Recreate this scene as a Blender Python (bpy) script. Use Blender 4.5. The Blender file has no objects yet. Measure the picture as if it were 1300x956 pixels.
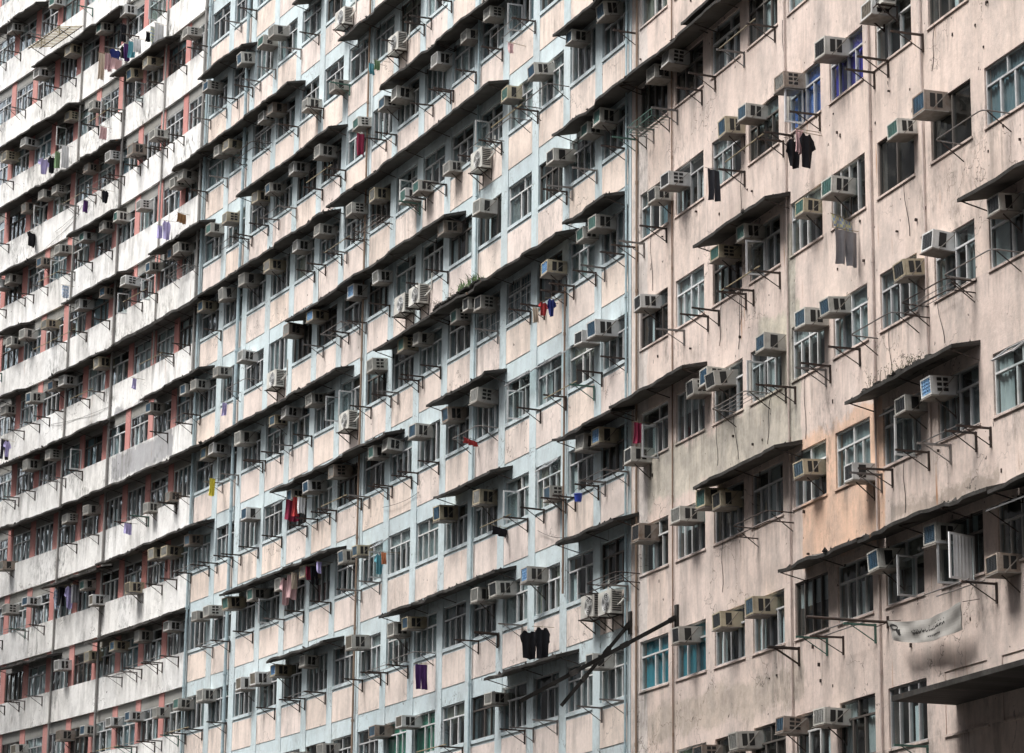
import bpy, math, random
from mathutils import Vector, Matrix
PLAN=[(9.600,50.825),(9.286,51.775),(8.968,52.723),(8.653,53.672),(8.341,54.622),(8.034,55.574),(7.730,56.526),(7.428,57.480),(7.128,58.434),(6.827,59.387),(6.525,60.341),(6.221,61.293),(5.914,62.245),(5.604,63.196),(5.290,64.145),(4.972,65.093),(4.649,66.040),(4.322,66.985),(3.990,67.928),(3.652,68.869),(3.310,69.809),(2.963,70.747),(2.611,71.683),(2.255,72.617),(1.895,73.550),(1.530,74.481),(1.161,75.411),(0.789,76.339),(0.413,77.265),(0.033,78.191),(-0.349,79.114),(-0.735,80.037),(-1.124,80.958),(-1.515,81.879),(-1.909,82.798),(-2.306,83.716),(-2.705,84.633),(-3.106,85.548),(-3.511,86.463),(-3.917,87.377),(-4.327,88.289),(-4.739,89.200),(-5.153,90.110),(-5.571,91.019),(-5.991,91.926),(-6.415,92.832),(-6.841,93.737),(-7.271,94.640),(-7.704,95.541),(-8.141,96.441),(-8.581,97.338),(-9.025,98.234),(-9.474,99.128),(-9.926,100.020),(-10.383,100.909),(-10.844,101.797),(-11.310,102.681),(-11.781,103.564),(-12.257,104.443),(-12.738,105.320),(-13.224,106.194),(-13.716,107.065),(-14.213,107.932),(-14.715,108.797),(-15.223,109.658),(-15.737,110.516),(-16.256,111.371),(-16.780,112.223),(-17.309,113.072),(-17.842,113.917),(-18.380,114.760),(-18.922,115.601),(-19.466,116.440),(-20.013,117.277),(-20.562,118.113),(-21.111,118.949),(-21.659,119.785)]
F_PX=3746.905;PITCH=0.252492;ROLL=0.011914;A0=6.41041
AC="-14.42,1.417,g;-12.12,1.397,d;-9.85,1.404,w;-7.64,1.404,b;-6.49,1.417,b;-16.76,0.421,b;-15.44,0.402,c;-12.25,0.293,c;-10.67,0.298,c;-19.57,-0.594,d;-7.41,0.426,c;-6.09,0.381,c;-16.82,-0.601,d;-15.61,-0.644,d;-12.01,-0.599,b;-10.95,-0.603,b;-8.62,-0.593,b;-5.79,-0.639,d;-15.58,-1.631,d;-16.75,-1.605,B;-10.56,-1.72,b;-13.16,-1.943,d;-6.01,-1.662,d;-16.69,-2.624,b;-14.25,-2.634,b;-19.1,-2.953,d;-7.88,-2.622,b;-5.98,-2.629,d;9.34,4.385,w;1.24,3.42,b;3.38,3.406,b;5.88,3.385,b;8.1,3.38,c;-3.05,2.418,w;-2.12,2.404,w;1.47,2.388,c;2.39,2.385,c;4.42,2.346,d;1.64,1.407,c;2.57,1.403,c;4.71,1.268,B;-1.26,0.407,d;1.46,0.389,b;2.49,0.401,d;-2.15,1.292,d;-3.16,1.307,d;9.85,2.369,w;9.74,1.362,d;2.41,-0.595,w;1.48,-0.592,B;4.81,-0.891,b;-5.24,-0.595,b;-4.42,-0.613,d;-0.79,-0.924,d;9.7,0.401,w;9.58,-0.624,w;-3.74,-1.629,w;-5.16,-1.597,c;-1.11,-1.631,d;6.01,-1.585,B;8.17,-1.594,d;9.47,-1.593,w;1.68,-2.592,d;-3.62,-2.629,d;27.76,6.398,w;28.66,6.365,c;30.82,6.39,b;27.79,5.401,w;28.67,5.386,w;22.02,5.055,w;24.36,5.065,w;19.89,4.377,c;17.64,4.355,b;13.32,4.343,w;16.57,4.326,w;11.15,4.367,w;12.39,3.069,w;23.17,4.359,w;25.48,4.395,w;27.65,4.37,b;28.96,4.383,w;22.87,3.378,w;25.08,3.396,w;27.49,3.379,w;29.78,3.402,w;18.39,3.37,w;20.06,3.366,w;14.64,3.085,c;15.62,3.082,c;12.49,2.422,w;17.79,2.362,w;19.93,2.386,B;23.39,2.41,B;25.56,2.415,w;10.49,1.419,d;11.56,1.398,c;14.56,1.394,w;15.58,1.416,c;29.77,2.423,w;18.07,1.406,w;23.41,1.433,w;25.68,1.429,w;26.63,1.411,b;29.67,1.4,w;16.81,0.413,w;17.74,0.41,c;21.05,0.415,w;23.18,0.398,b;24.94,0.396,b;14.55,0.401,b;12.04,0.405,b;28.82,0.411,b;12.46,-0.592,b;19.17,-0.579,b;20.15,-0.581,b;23.46,-0.578,w;25.68,-0.592,w;28.06,-0.581,c;19.12,-1.582,g;14.74,-1.586,b;15.77,-1.611,w;23.36,-1.593,w;25.79,-1.587,B;27.57,-1.603,g;28.77,-1.615,g;54.43,9.476,w;50.27,9.429,c;42.95,8.465,w;45.19,8.458,c;48.17,8.434,w;51.33,8.416,w;40.25,7.398,w;41.91,7.403,b;36.29,7.379,w;34.06,6.371,b;48.11,7.412,w;45.71,7.334,w;52.2,7.404,w;54.22,7.383,w;43.63,6.38,w;45.85,6.41,w;39.24,6.257,w;41.37,6.25,w;32.81,5.361,w;31.9,5.353,w;49.09,6.4,w;50.17,6.419,w;51.92,6.379,w;42.66,5.397,c;44.02,5.399,w;45.87,5.405,c;40.42,5.37,w;36.23,5.37,w;37.12,5.376,w;48.18,5.416,w;50.04,5.383,b;53.23,5.384,w;54.11,5.38,w;33.23,4.375,c;31.76,4.383,w;37.12,4.386,b;36.3,4.399,w;39.29,4.401,b;41.45,4.382,w;43.66,4.412,b;45.86,4.407,w;49.1,4.382,w;51.24,4.383,w;52.55,4.381,w;31.75,3.395,w;33.83,3.406,b;43.72,3.414,w;47.1,3.399,w;48.11,3.418,b;50.31,3.385,b;52.9,3.376,w;32.08,2.421,w;34.23,2.405,w;35.19,2.42,b;38.46,2.403,b;48.11,2.404,w;50.22,2.392,w;33.09,1.435,b;32.14,1.429,w;36.44,1.101,w;38.42,1.079,w;44.09,1.392,w;46.27,1.402,w;34.25,0.421,b;36.3,0.386,w;37.43,0.414,w;44.18,0.369,c;43.13,0.095,g;39.58,0.086,g;49.58,0.398,b;51.6,0.377,w;30.17,-0.582,c;32.11,-0.581,w;33.18,-0.584,w;35.83,-0.591,w;40.94,-0.603,b;38.7,-0.591,w;52.02,1.039,w;46.17,-0.645,w;43.49,-0.628,w"
COND="10.42,2.953;2.32,-2.045;1.21,-2.074;22.01,5.897;17.29,5.023;16.26,1.942;15.09,1.939;27.27,1.97;20.7,0.99;-14.38,1.552"
CAN=[(-18.79,-21.63,-0.534),(-5.39,-9.49,0.466),(-0.51,-7.82,2.38),(-4.71,-6.65,2.523),(3.7,-0.92,2.399),(3.76,-0.91,3.367),(3.05,0.35,1.497),(12.66,3.48,1.456),(-0.11,-4.65,-0.483),(3.52,-0.21,-0.533),(12.78,8.41,0.533),(12.09,7.91,-0.503),(-5.19,-9.96,-1.558),(-13.57,-18.32,-1.472),(-10.01,-13.98,-2.523),(-14.02,-19.61,-2.541),(-19.63,-21.36,-2.728),(3.41,-0.49,-1.501),(8.15,3.3,-2.507),(16.23,7.58,-1.498),(25.76,20.69,-1.534),(30.18,20.7,-0.534),(25.98,16.12,0.456),(26.03,20.45,1.523),(17.27,12.71,1.448),(50.5,32.89,1.505),(32.89,26.02,1.502),(25.1,11.62,2.396),(21.69,8.48,3.501),(34.44,33.46,3.467),(33.46,21.89,3.469),(36.61,34.01,5.394),(34.01,25.51,5.396),(34.4,30.22,6.477),(20.89,15.17,5.332),(17.26,12.57,4.405),(12.83,7.4,4.431),(25.46,23.93,6.395),(30.06,21.54,4.452),(55.71,51.23,9.476),(51.29,42.71,8.454),(43.2,37.9,7.461),(54.53,47.2,7.469),(51.3,42.86,6.486),(54.55,51.3,6.483),(46.84,42.53,5.448),(53.76,51,5.439),(46.96,41.45,4.469),(38.63,33.66,4.466),(41.88,34.45,3.465),(53.4,51.04,4.491),(47.99,41.88,3.454),(41.88,33.46,3.449),(53.03,51.07,3.495),(52.63,42.71,2.468),(38.77,33.19,2.53),(52.27,48.45,1.524),(47.68,42.25,0.425),(42.41,38.59,0.496),(38.59,32.6,0.518),(42.97,34.67,-0.532),(51.5,46.72,-0.546)]
RACK="-8.76,1.996,;-6.98,1.988,;-16.26,0.974,;-13.96,0.969,;-11.15,0.963,;-9.16,0.969,;-6.95,0.956,;-19.81,-0.039,h;-8.88,-0.083,;-6.96,-0.078,;-18.18,-1.059,h;-15.8,-1.065,h;-12.99,-1.052,;-11.26,-1.064,;-9.13,-1.023,;-8.27,-1.021,h;-18.06,-2.06,;-18.64,-2.071,;-20.01,-0.982,h;-16.08,-2.047,;-13.92,-2.053,;-9.44,-2.067,h;-18.69,-3.119,;-9.67,-3.081,;-11.11,-3.081,;-13.49,-3.108,;6.53,3.937,;8.91,3.925,;10.88,3.91,;-0.33,2.974,;4.11,2.957,h;6.27,2.971,;6.78,2.915,h;-2.93,1.942,;-4.44,1.948,;-0.39,1.955,;0.2,1.934,;8.88,2.926,;2.17,1.935,;4.19,1.935,;-2.23,0.944,;-0.4,0.949,;0.24,0.943,;2.2,0.956,;4.2,0.947,;6.65,0.984,;-4.74,-0.068,;8.97,0.982,;4.15,-0.061,;2.28,-0.138,;0.05,-1.051,;1.96,-1.051,;4.11,-1.035,;8.88,-0.026,h;0.17,-0.023,;6.69,-1.051,;0.09,-2.061,;-0.53,-1.993,h;6.99,-2.051,;8.63,-2.047,;30.27,6.954,;24.24,5.915,;28.23,5.932,;30.36,5.93,;23.62,4.921,;21.31,4.955,;15.06,4.937,;12.89,4.941,;17.2,3.909,;18.03,3.934,;12.83,3.913,;25.92,4.94,;26.44,5.042,h;28.69,5.023,h;21.51,3.941,;21.9,3.907,;30.28,3.935,;25.85,3.908,;28.43,3.937,;17.35,2.943,h;15.14,2.911,;13.06,2.915,;19.69,2.925,;21.63,2.945,;12.8,1.939,;17.42,1.989,;19.9,1.984,;19.36,1.949,;21.52,1.971,;24.02,2.954,;13.23,0.956,;14.93,0.943,;17.14,0.944,;23.84,0.989,;26.57,0.962,;28.2,0.963,;30.44,0.954,;28.55,2.029,h;19.38,-0.039,;17.23,-0.058,;15.35,-0.065,;13.24,-0.053,;21.51,-0.037,;28.36,-0.064,;24.01,-0.062,;26.24,-0.056,;22.05,-0.035,;19.65,-1.039,;21.77,-1.058,;24.11,-1.041,;28.6,-1.063,;17.72,-1.054,;17.48,-2.037,;15.33,-2.057,;13.32,-2.038,h;49.89,8.999,;51.69,8.994,;53.79,8.972,;46.62,8.804,;41.83,7.923,;38.93,7.951,;47.94,7.954,;51.34,7.965,;35.13,6.972,;36.88,6.95,;39.07,6.931,;41.19,6.946,;43.21,6.943,;45.42,6.965,;36.86,5.953,;37.83,5.962,;38.97,5.974,;32.85,5.92,;34.7,6.973,;53.46,8.049,h;41.06,5.948,;53.79,6.92,;53.9,5.946,;47.38,5.959,;45.35,5.935,;43.17,5.958,;45.39,4.95,;43.47,4.957,;47.4,4.945,;49.68,4.942,;51.91,4.956,;53.8,4.923,;43.41,3.949,;45.59,3.949,;47.51,3.95,;34.82,3.961,h;32.51,4.948,;34.41,4.95,;38.81,3.956,;32.57,2.943,;35.42,3.004,;53.9,3.961,;36.95,2.945,;43.62,2.951,;47.43,2.944,;49.78,2.916,;45.37,1.954,;47.8,1.961,;49.88,1.941,;51.81,1.921,;34.93,1.906,;37.26,1.948,;34.75,0.952,;36.11,0.941,;34.27,1.978,;38.76,0.933,;38.94,0.943,;43.5,0.959,;45.56,0.946,;30.68,-0.043,;32.86,-0.035,;38.97,-0.063,;35.82,-0.049,;50.14,-0.029,;48.31,-0.06,;52.31,-0.09,;37.3,-1.059,;39.25,-1.081,;30.66,-1.075,;35.36,-1.052,"
SASH="7.59,4.246,;9.92,3.269,;-8.04,0.261,;-7.98,-0.727,;-15.49,-1.749,;-15.41,-2.73,;-17.83,-2.742,W;-17.25,-2.744,;7.24,0.243,;-1.7,-0.771,;7.47,-0.732,;-10.24,1.279,;20.55,1.259,;21.65,1.279,;17.67,-0.725,;27.12,-0.74,;40.15,8.25,;44.48,7.275,;48.84,7.29,;41.16,7.167,;45.53,7.248,;50.72,6.26,;48.68,5.258,;41.82,4.21,;39.63,4.218,;45.74,2.293,;15.9,3.244,"
TOPH="7.92,0.291,2;5.68,0.276,2;5.68,-0.699,1;-19.26,-1.794,1;-14.45,-1.717,1;18.06,-0.679,1;26.7,0.274,1"
GARM=[
(-10.72,0.798,.42,.62,'k','shirt','black long-sleeved top hanging left of a pink cloth under blue windows'),
(-11.23,0.816,.22,.5,'pk','towel','pink patterned cloth hanging between two black tops'),
(-11.44,0.767,.4,.75,'k','shirt','black sweatshirt hanging right of the pink cloth under blue windows'),
(-6.19,1.043,.35,.75,'dg','trousers','charcoal trousers hanging on the pink wall at the pier edge'),
(-13.06,-0.049,.9,.25,'yb','towel','yellow and blue checked cloth draped on a wire rack'),
(-13.2,-0.173,.6,.75,'gy','trousers','grey trousers hanging below the checked cloth on the pink wall'),
(5.14,0.87,.2,.4,'be','towel','cream cloth hanging left of a red shirt'),
(4.71,0.885,.28,.36,'rd','shirt','small red shirt hanging between cream and blue clothes'),
(4.11,0.863,.25,.45,'nb','shirt','deep blue shirt hanging right of a small red shirt'),
(5.78,-2.17,.55,.72,'k','shirt','broad black t-shirt hanging above a dark canopy, left of its twin'),
(4.82,-2.189,.5,.82,'k','shirt','long black t-shirt hanging above a dark canopy, right of its twin'),
(7.81,-1.059,.75,.22,'k','towel','black cloth blown flat on a bracket'),
(10.03,-0.034,.7,.14,'rd','towel','bright red cloth lying folded on a wire rack'),
(-1.65,-0.751,.22,.5,'mr','towel','maroon and white patterned cloth hung beside an open window'),
(19.13,4.111,.28,.72,'mr','towel','maroon towel hanging under a pale air conditioner'),
(18.26,4.842,.2,.35,'tl','towel','pale blue cloth hanging beside a green one'),
(17.79,4.825,.22,.3,'gn','towel','olive green cloth hanging near a large outdoor condenser'),
(7.11,3.758,.2,.3,'pk','towel','small pink cloth hanging on a bracket over a pink panel'),
(24.78,-0.634,.42,.85,'pk','shirt','pale pink shirt hanging leftmost under a long canopy'),
(24.15,-0.632,.38,.75,'pk','towel','pale pink towel hanging just right of the pink shirt'),
(23.81,-0.624,.2,.5,'be','towel','beige cloth hanging beside two pink garments'),
(22.57,-0.621,.28,.42,'mr','towel','maroon towel hanging beside an air conditioner under a canopy'),
(22.16,-0.635,.3,.6,'k','trousers','black trousers hanging right of a maroon towel'),
(21.62,-0.621,.2,.35,'li','towel','lilac cloth hanging high under the canopy right end'),
(16.73,-0.814,.3,.6,'tl','shirt','teal shirt hanging inside an open casement window'),
(16.22,-0.827,.18,.35,'or','towel','orange cloth hanging right of the teal shirt'),
(13.36,-2.136,.4,.72,'pu','trousers','purple trousers hanging from a green wire rack'),
(24.5,0.265,.5,.68,'mr','towel','dark purple towel hanging left of a red one'),
(23.87,0.252,.2,.6,'rd','towel','narrow red towel hanging between dark purple and white'),
(23.45,0.225,.3,.52,'wh','towel','white cloth hanging right of the narrow red towel'),
(50.07,6.919,.55,.65,'li','shirt','lavender shirt hanging outside red-piered windows'),
(49.12,6.852,.35,.7,'k','shirt','black shirt hanging right of the lavender shirt'),
(48.42,6.857,.25,.7,'gn','towel','pale green towel hanging left of a white sheet'),
(47.82,6.895,.35,.95,'wh','towel','long white sheet hanging beside an open casement'),
(43.89,7.878,.35,.7,'pk','towel','pink sheet hanging at the left end of a long clothes line'),
(43.43,7.898,.6,.45,'nb','shirt','navy jumper hanging above a pink-grey cloth'),
(43.15,7.726,.5,.45,'pk','towel','dusty pink cloth hanging under the navy jumper'),
(42.32,7.811,.25,.5,'k','shirt','black top hanging between navy and violet clothes'),
(42.01,7.812,.25,.7,'pu','towel','violet towel hanging mid way on the long line'),
(41.54,7.794,.3,.65,'tl','towel','pale teal towel on the long line'),
(41.08,7.788,.35,.55,'wh','towel','white towel hanging right of the teal ones'),
(39.82,7.739,.2,.4,'k','trousers','small black trousers hanging on the white band'),
(39.36,7.756,.3,.65,'yb','towel','pale yellow towel hanging on the white band'),
(38.98,7.769,.45,.75,'wh','towel','grey-white sheet hanging on the white band near a bracket'),
(44.53,7.948,.3,1.1,'be','towel','long beige sheet hanging down the white band'),
(42.43,8.15,.3,.75,'k','trousers','black trousers hanging in front of red-piered windows'),
(44.01,6.801,.35,.5,'pk','towel','small pink towel under an open casement on the white band'),
(50.88,5.882,.8,.6,'k','shirt','tangled black clothes bunched on a bracket'),
(45.31,5.834,.2,.5,'pu','towel','indigo cloth hanging on the white band'),
(43.54,5.82,.3,.5,'k','shirt','black garment hanging right of an indigo cloth'),
(37.77,4.784,.2,.5,'li','towel','pale lilac strip of cloth hanging on the white band'),
(37.32,4.808,.35,.7,'li','shirt','pale violet shirt hanging on the white band'),
(35.86,4.78,.4,.35,'br','towel','brown cloth drying on the white band'),
(47.01,4.73,.3,.5,'bw','towel','blue and white cloth hanging under a bracket'),
(52.34,2.848,.4,.85,'dg','trousers','dark grey trousers hanging at the left edge of the picture'),
(52.02,2.804,.35,.65,'li','shirt','lilac shirt hanging at the left edge of the picture'),
(39.6,2.838,.2,.4,'li','towel','tiny lilac cloth hanging under a wire rack'),
(31.68,0.981,.25,.6,'ye','towel','bright yellow cloth hanging beside the pale blue pier'),
(30.75,1.867,.2,.45,'li','towel','tiny lilac cloth hanging on the pink panel'),
(46.33,0.357,.35,.8,'bw','shirt','blue and white striped shirt under the canopy'),
(45.88,0.356,.3,.75,'k','trousers','black trousers hanging beside a striped shirt'),
(45.2,0.333,.4,.85,'li','shirt','lilac shirt hanging under the canopy near the picture bottom'),
(44.59,0.325,.35,.7,'gy','towel','grey towel hanging right of the lilac shirt'),
(39.74,0.893,.3,.4,'li','towel','small lilac cloth hanging above a stained patch')]
BAN=[(-14.73,-3.147,0.32),(-17.93,-3.192,0.32),(-17.87,-3.371,0.32),(-15.03,-3.3,0.32)]
ROD=[(-14.07,-3.117,0),(-13.75,-3.095,1.6)]
STRUT=[(-2.84,-2.487,0.05),(-1.95,-3.062,2.8),(0,-2.393,0.05),(0.38,-2.925,1.2)]
PLANT=[(10.45,1.507,0.6),(9.56,1.501,0.6),(11.47,1.514,0.62),(-16.69,-1.408,0.5),(-15.82,-1.418,0.5),(-14.83,-1.435,0.55),(12.37,1.518,0.6),(-16.38,-1.407,0.6)]

R=random.Random(7)
H=2.8; CAMH=1.6
sc=bpy.context.scene; COL=sc.collection
# ------------------------------------------------------------------ plan curve
def _ext(pts):
    # carry the curve on past both measured ends, 1 m per step
    a=list(pts)
    d=Vector(a[1])-Vector(a[0])
    for i in range(16): p=Vector(a[0])-d.normalized(); a.insert(0,(p.x,p.y))
    n0=len(a)
    ang=math.atan2(a[-1][1]-a[-2][1],a[-1][0]-a[-2][0])
    for i in range(14):
        ang+=math.radians(.28); a.append((a[-1][0]+math.cos(ang),a[-1][1]+math.sin(ang)))
    return a
PL=_ext(PLAN); SMIN=-21-16
def plan(s):
    t=max(1,min(len(PL)-3.0001,s-SMIN)); i=int(t); u=t-i
    p0,p1,p2,p3=[Vector(PL[i+k]) for k in (-1,0,1,2)]
    p=.5*((2*p1)+(p2-p0)*u+(2*p0-5*p1+4*p2-p3)*u*u+(3*p1-p0-3*p2+p3)*u**3)
    d=.5*((p2-p0)+2*(2*p0-5*p1+4*p2-p3)*u+3*(3*p1-p0-3*p2+p3)*u*u)
    d.normalize()
    return p,d
def zf(fr): return CAMH+(A0+fr)*H
def W(s,z,d=0.):
    p,t=plan(s); n=Vector((-t.y,t.x))     # t runs to the far (left) end; outward is to its left
    if n.x>0: n=-n
    q=p+n*d; return Vector((q.x,q.y,z))
def rot_at(s):
    p,t=plan(s); return math.atan2(t.y,t.x)
# ------------------------------------------------------------------ camera
cam=bpy.data.cameras.new('camera'); co=bpy.data.objects.new('camera',cam); COL.objects.link(co); sc.camera=co
cam.sensor_width=36; cam.lens=F_PX/1300*36; cam.shift_y=-44/1300; cam.clip_end=6000; cam.clip_start=.5
R0=Vector((1,0,0)); U0=Vector((0,-math.sin(PITCH),math.cos(PITCH))); FW=Vector((0,math.cos(PITCH),math.sin(PITCH)))
RX=R0*math.cos(ROLL)+U0*math.sin(ROLL); UX=-R0*math.sin(ROLL)+U0*math.cos(ROLL)
M=Matrix((( RX.x,UX.x,-FW.x,0),(RX.y,UX.y,-FW.y,0),(RX.z,UX.z,-FW.z,CAMH),(0,0,0,1)))
co.matrix_world=M
def proj(v):
    q=v-Vector((0,0,CAMH)); w=q.dot(FW); return 650+F_PX*q.dot(RX)/w, 434-F_PX*q.dot(UX)/w
def vis(s,z,m=25,d=0.):
    x,y=proj(W(s,z,d)); return -m<x<1300+m and -m<y<956+m
# ------------------------------------------------------------------ mesh builder
class MB:
    def __init__(s): s.v=[];s.f=[];s.m=[];s.uv=[]
    def quad(s,pts,m=0,uv=None):
        b=len(s.v); s.v+= [tuple(p) for p in pts]; s.f.append(tuple(range(b,b+len(pts)))); s.m.append(m)
        s.uv.append(uv or [(p[0],p[2]) for p in pts])
    def box(s,x0,x1,y0,y1,z0,z1,m=0,skew=0):
        if x0>x1:x0,x1=x1,x0
        if y0>y1:y0,y1=y1,y0
        if z0>z1:z0,z1=z1,z0
        P=[(x,y,z) for z in (z0,z1) for y in (y0,y1) for x in (x0,x1)]
        for q in ((0,2,3,1),(4,5,7,6),(0,1,5,4),(2,6,7,3),(0,4,6,2),(1,3,7,5)): s.quad([P[i] for i in q],m)
    def bar(s,a,b,r=.02,m=0,n=4):
        a=Vector(a);b=Vector(b);t=(b-a)
        if t.length<1e-6:return
        t.normalize(); u=t.cross(Vector((0,0,1)) if abs(t.z)<.9 else Vector((1,0,0))).normalized(); w=t.cross(u)
        o=math.pi/n
        A=[a+(u*math.cos(2*math.pi*k/n+o)+w*math.sin(2*math.pi*k/n+o))*r for k in range(n)]
        B=[p+(b-a) for p in A]
        for k in range(n): s.quad([A[k],A[(k+1)%n],B[(k+1)%n],B[k]],m)
        s.quad(A[::-1],m); s.quad(B,m)
    def poly(s,pts,r=.02,m=0,n=4):
        for a,b in zip(pts,pts[1:]): s.bar(a,b,r,m,n)
    def wall(s,s0,s1,z0,z1,d0,d1,m=0,step=1.1):
        # curved box following the facade; uv = metres along and up
        if s0>s1:s0,s1=s1,s0
        n=max(1,int(math.ceil((s1-s0)/step))); S=[s0+(s1-s0)*k/n for k in range(n+1)]
        for a,b in zip(S,S[1:]):
            s.quad([W(b,z0,d1),W(a,z0,d1),W(a,z1,d1),W(b,z1,d1)],m,[(b,z0),(a,z0),(a,z1),(b,z1)])
            s.quad([W(a,z1,d1),W(a,z1,d0),W(b,z1,d0),W(b,z1,d1)],m,[(a,z1),(a,z1+.1),(b,z1+.1),(b,z1)])
            s.quad([W(a,z0,d0),W(a,z0,d1),W(b,z0,d1),W(b,z0,d0)],m,[(a,z0-.1),(a,z0),(b,z0),(b,z0-.1)])
            s.quad([W(a,z0,d0),W(b,z0,d0),W(b,z1,d0),W(a,z1,d0)],m,[(a,z0),(b,z0),(b,z1),(a,z1)])
        for e,o in ((s0,-.1),(s1,.1)):
            s.quad([W(e,z0,d0),W(e,z0,d1),W(e,z1,d1),W(e,z1,d0)],m,[(e+o,z0),(e,z0),(e,z1),(e+o,z1)])
    def append(s,o,mat=None):
        b=len(s.v); s.v+=[tuple(mat@Vector(p)) if mat else p for p in o.v]
        s.f+=[tuple(i+b for i in f) for f in o.f]; s.m+=o.m; s.uv+=o.uv; return s
    def mesh(s,name,mats,smooth=False):
        me=bpy.data.meshes.new(name); me.from_pydata(s.v,[],s.f)
        for m in (mats if isinstance(mats,(list,tuple)) else [mats]): me.materials.append(m)
        me.polygons.foreach_set('material_index',s.m)
        l=me.uv_layers.new(name='UVMap'); flat=[c for u in s.uv for p in u for c in p]; l.data.foreach_set('uv',flat)
        if smooth: me.polygons.foreach_set('use_smooth',[True]*len(s.f))
        me.update(); return me
def link(name,me,parent=None):
    o=bpy.data.objects.new(name,me); COL.objects.link(o); o.parent=parent; return o
def empty(name,loc=(0,0,0),rz=0,label=None,cat=None,group=None):
    o=bpy.data.objects.new(name,None); COL.objects.link(o); o.location=loc; o.rotation_euler=(0,0,rz); o.empty_display_size=.2
    if label:o['label']=label
    if cat:o['category']=cat
    if group:o['group']=group
    return o
# ------------------------------------------------------------------ materials
class NT:
    def __init__(s,name):
        s.mat=bpy.data.materials.new(name); s.mat.use_nodes=True; s.t=s.mat.node_tree; s.p=s.t.nodes['Principled BSDF']; s.out=s.t.nodes['Material Output']
    def n(s,ty,**k):
        o=s.t.nodes.new(ty)
        for a,b in k.items(): setattr(o,a,b)
        return o
    def L(s,a,b): s.t.links.new(a,b)
    def val(s,x,sock):
        if hasattr(x,'node'): s.L(x,sock)
        else: sock.default_value=x
    def math(s,op,a,b=0.,c=None):
        o=s.n('ShaderNodeMath',operation=op); s.val(a,o.inputs[0]); s.val(b,o.inputs[1])
        if c is not None: s.val(c,o.inputs[2])
        return o.outputs[0]
    def mr(s,x,a,b,c=0.,d=1.):
        o=s.n('ShaderNodeMapRange',clamp=True); s.val(x,o.inputs[0])
        for i,v in enumerate((a,b,c,d)): o.inputs[i+1].default_value=v
        return o.outputs[0]
    def mix(s,f,a,b,blend='MIX'):
        o=s.n('ShaderNodeMix',data_type='RGBA',blend_type=blend); s.val(f,o.inputs[0])
        for x,k in ((a,6),(b,7)):
            if hasattr(x,'node'): s.L(x,o.inputs[k])
            else: o.inputs[k].default_value=(*x,1)
        return o.outputs[2]
    def noise(s,vec,scale,detail=4,rough=.6,sx=1,sy=1,off=0):
        m=s.n('ShaderNodeMapping'); m.inputs['Scale'].default_value=(sx,sy,1); m.inputs['Location'].default_value=(off,off*1.7,off); s.L(vec,m.inputs[0])
        o=s.n('ShaderNodeTexNoise'); o.inputs['Scale'].default_value=scale; o.inputs['Detail'].default_value=detail; o.inputs['Roughness'].default_value=rough
        s.L(m.outputs[0],o.inputs['Vector']); return o.outputs[0]
ZS=CAMH+A0*H   # sill height of storey 0
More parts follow.
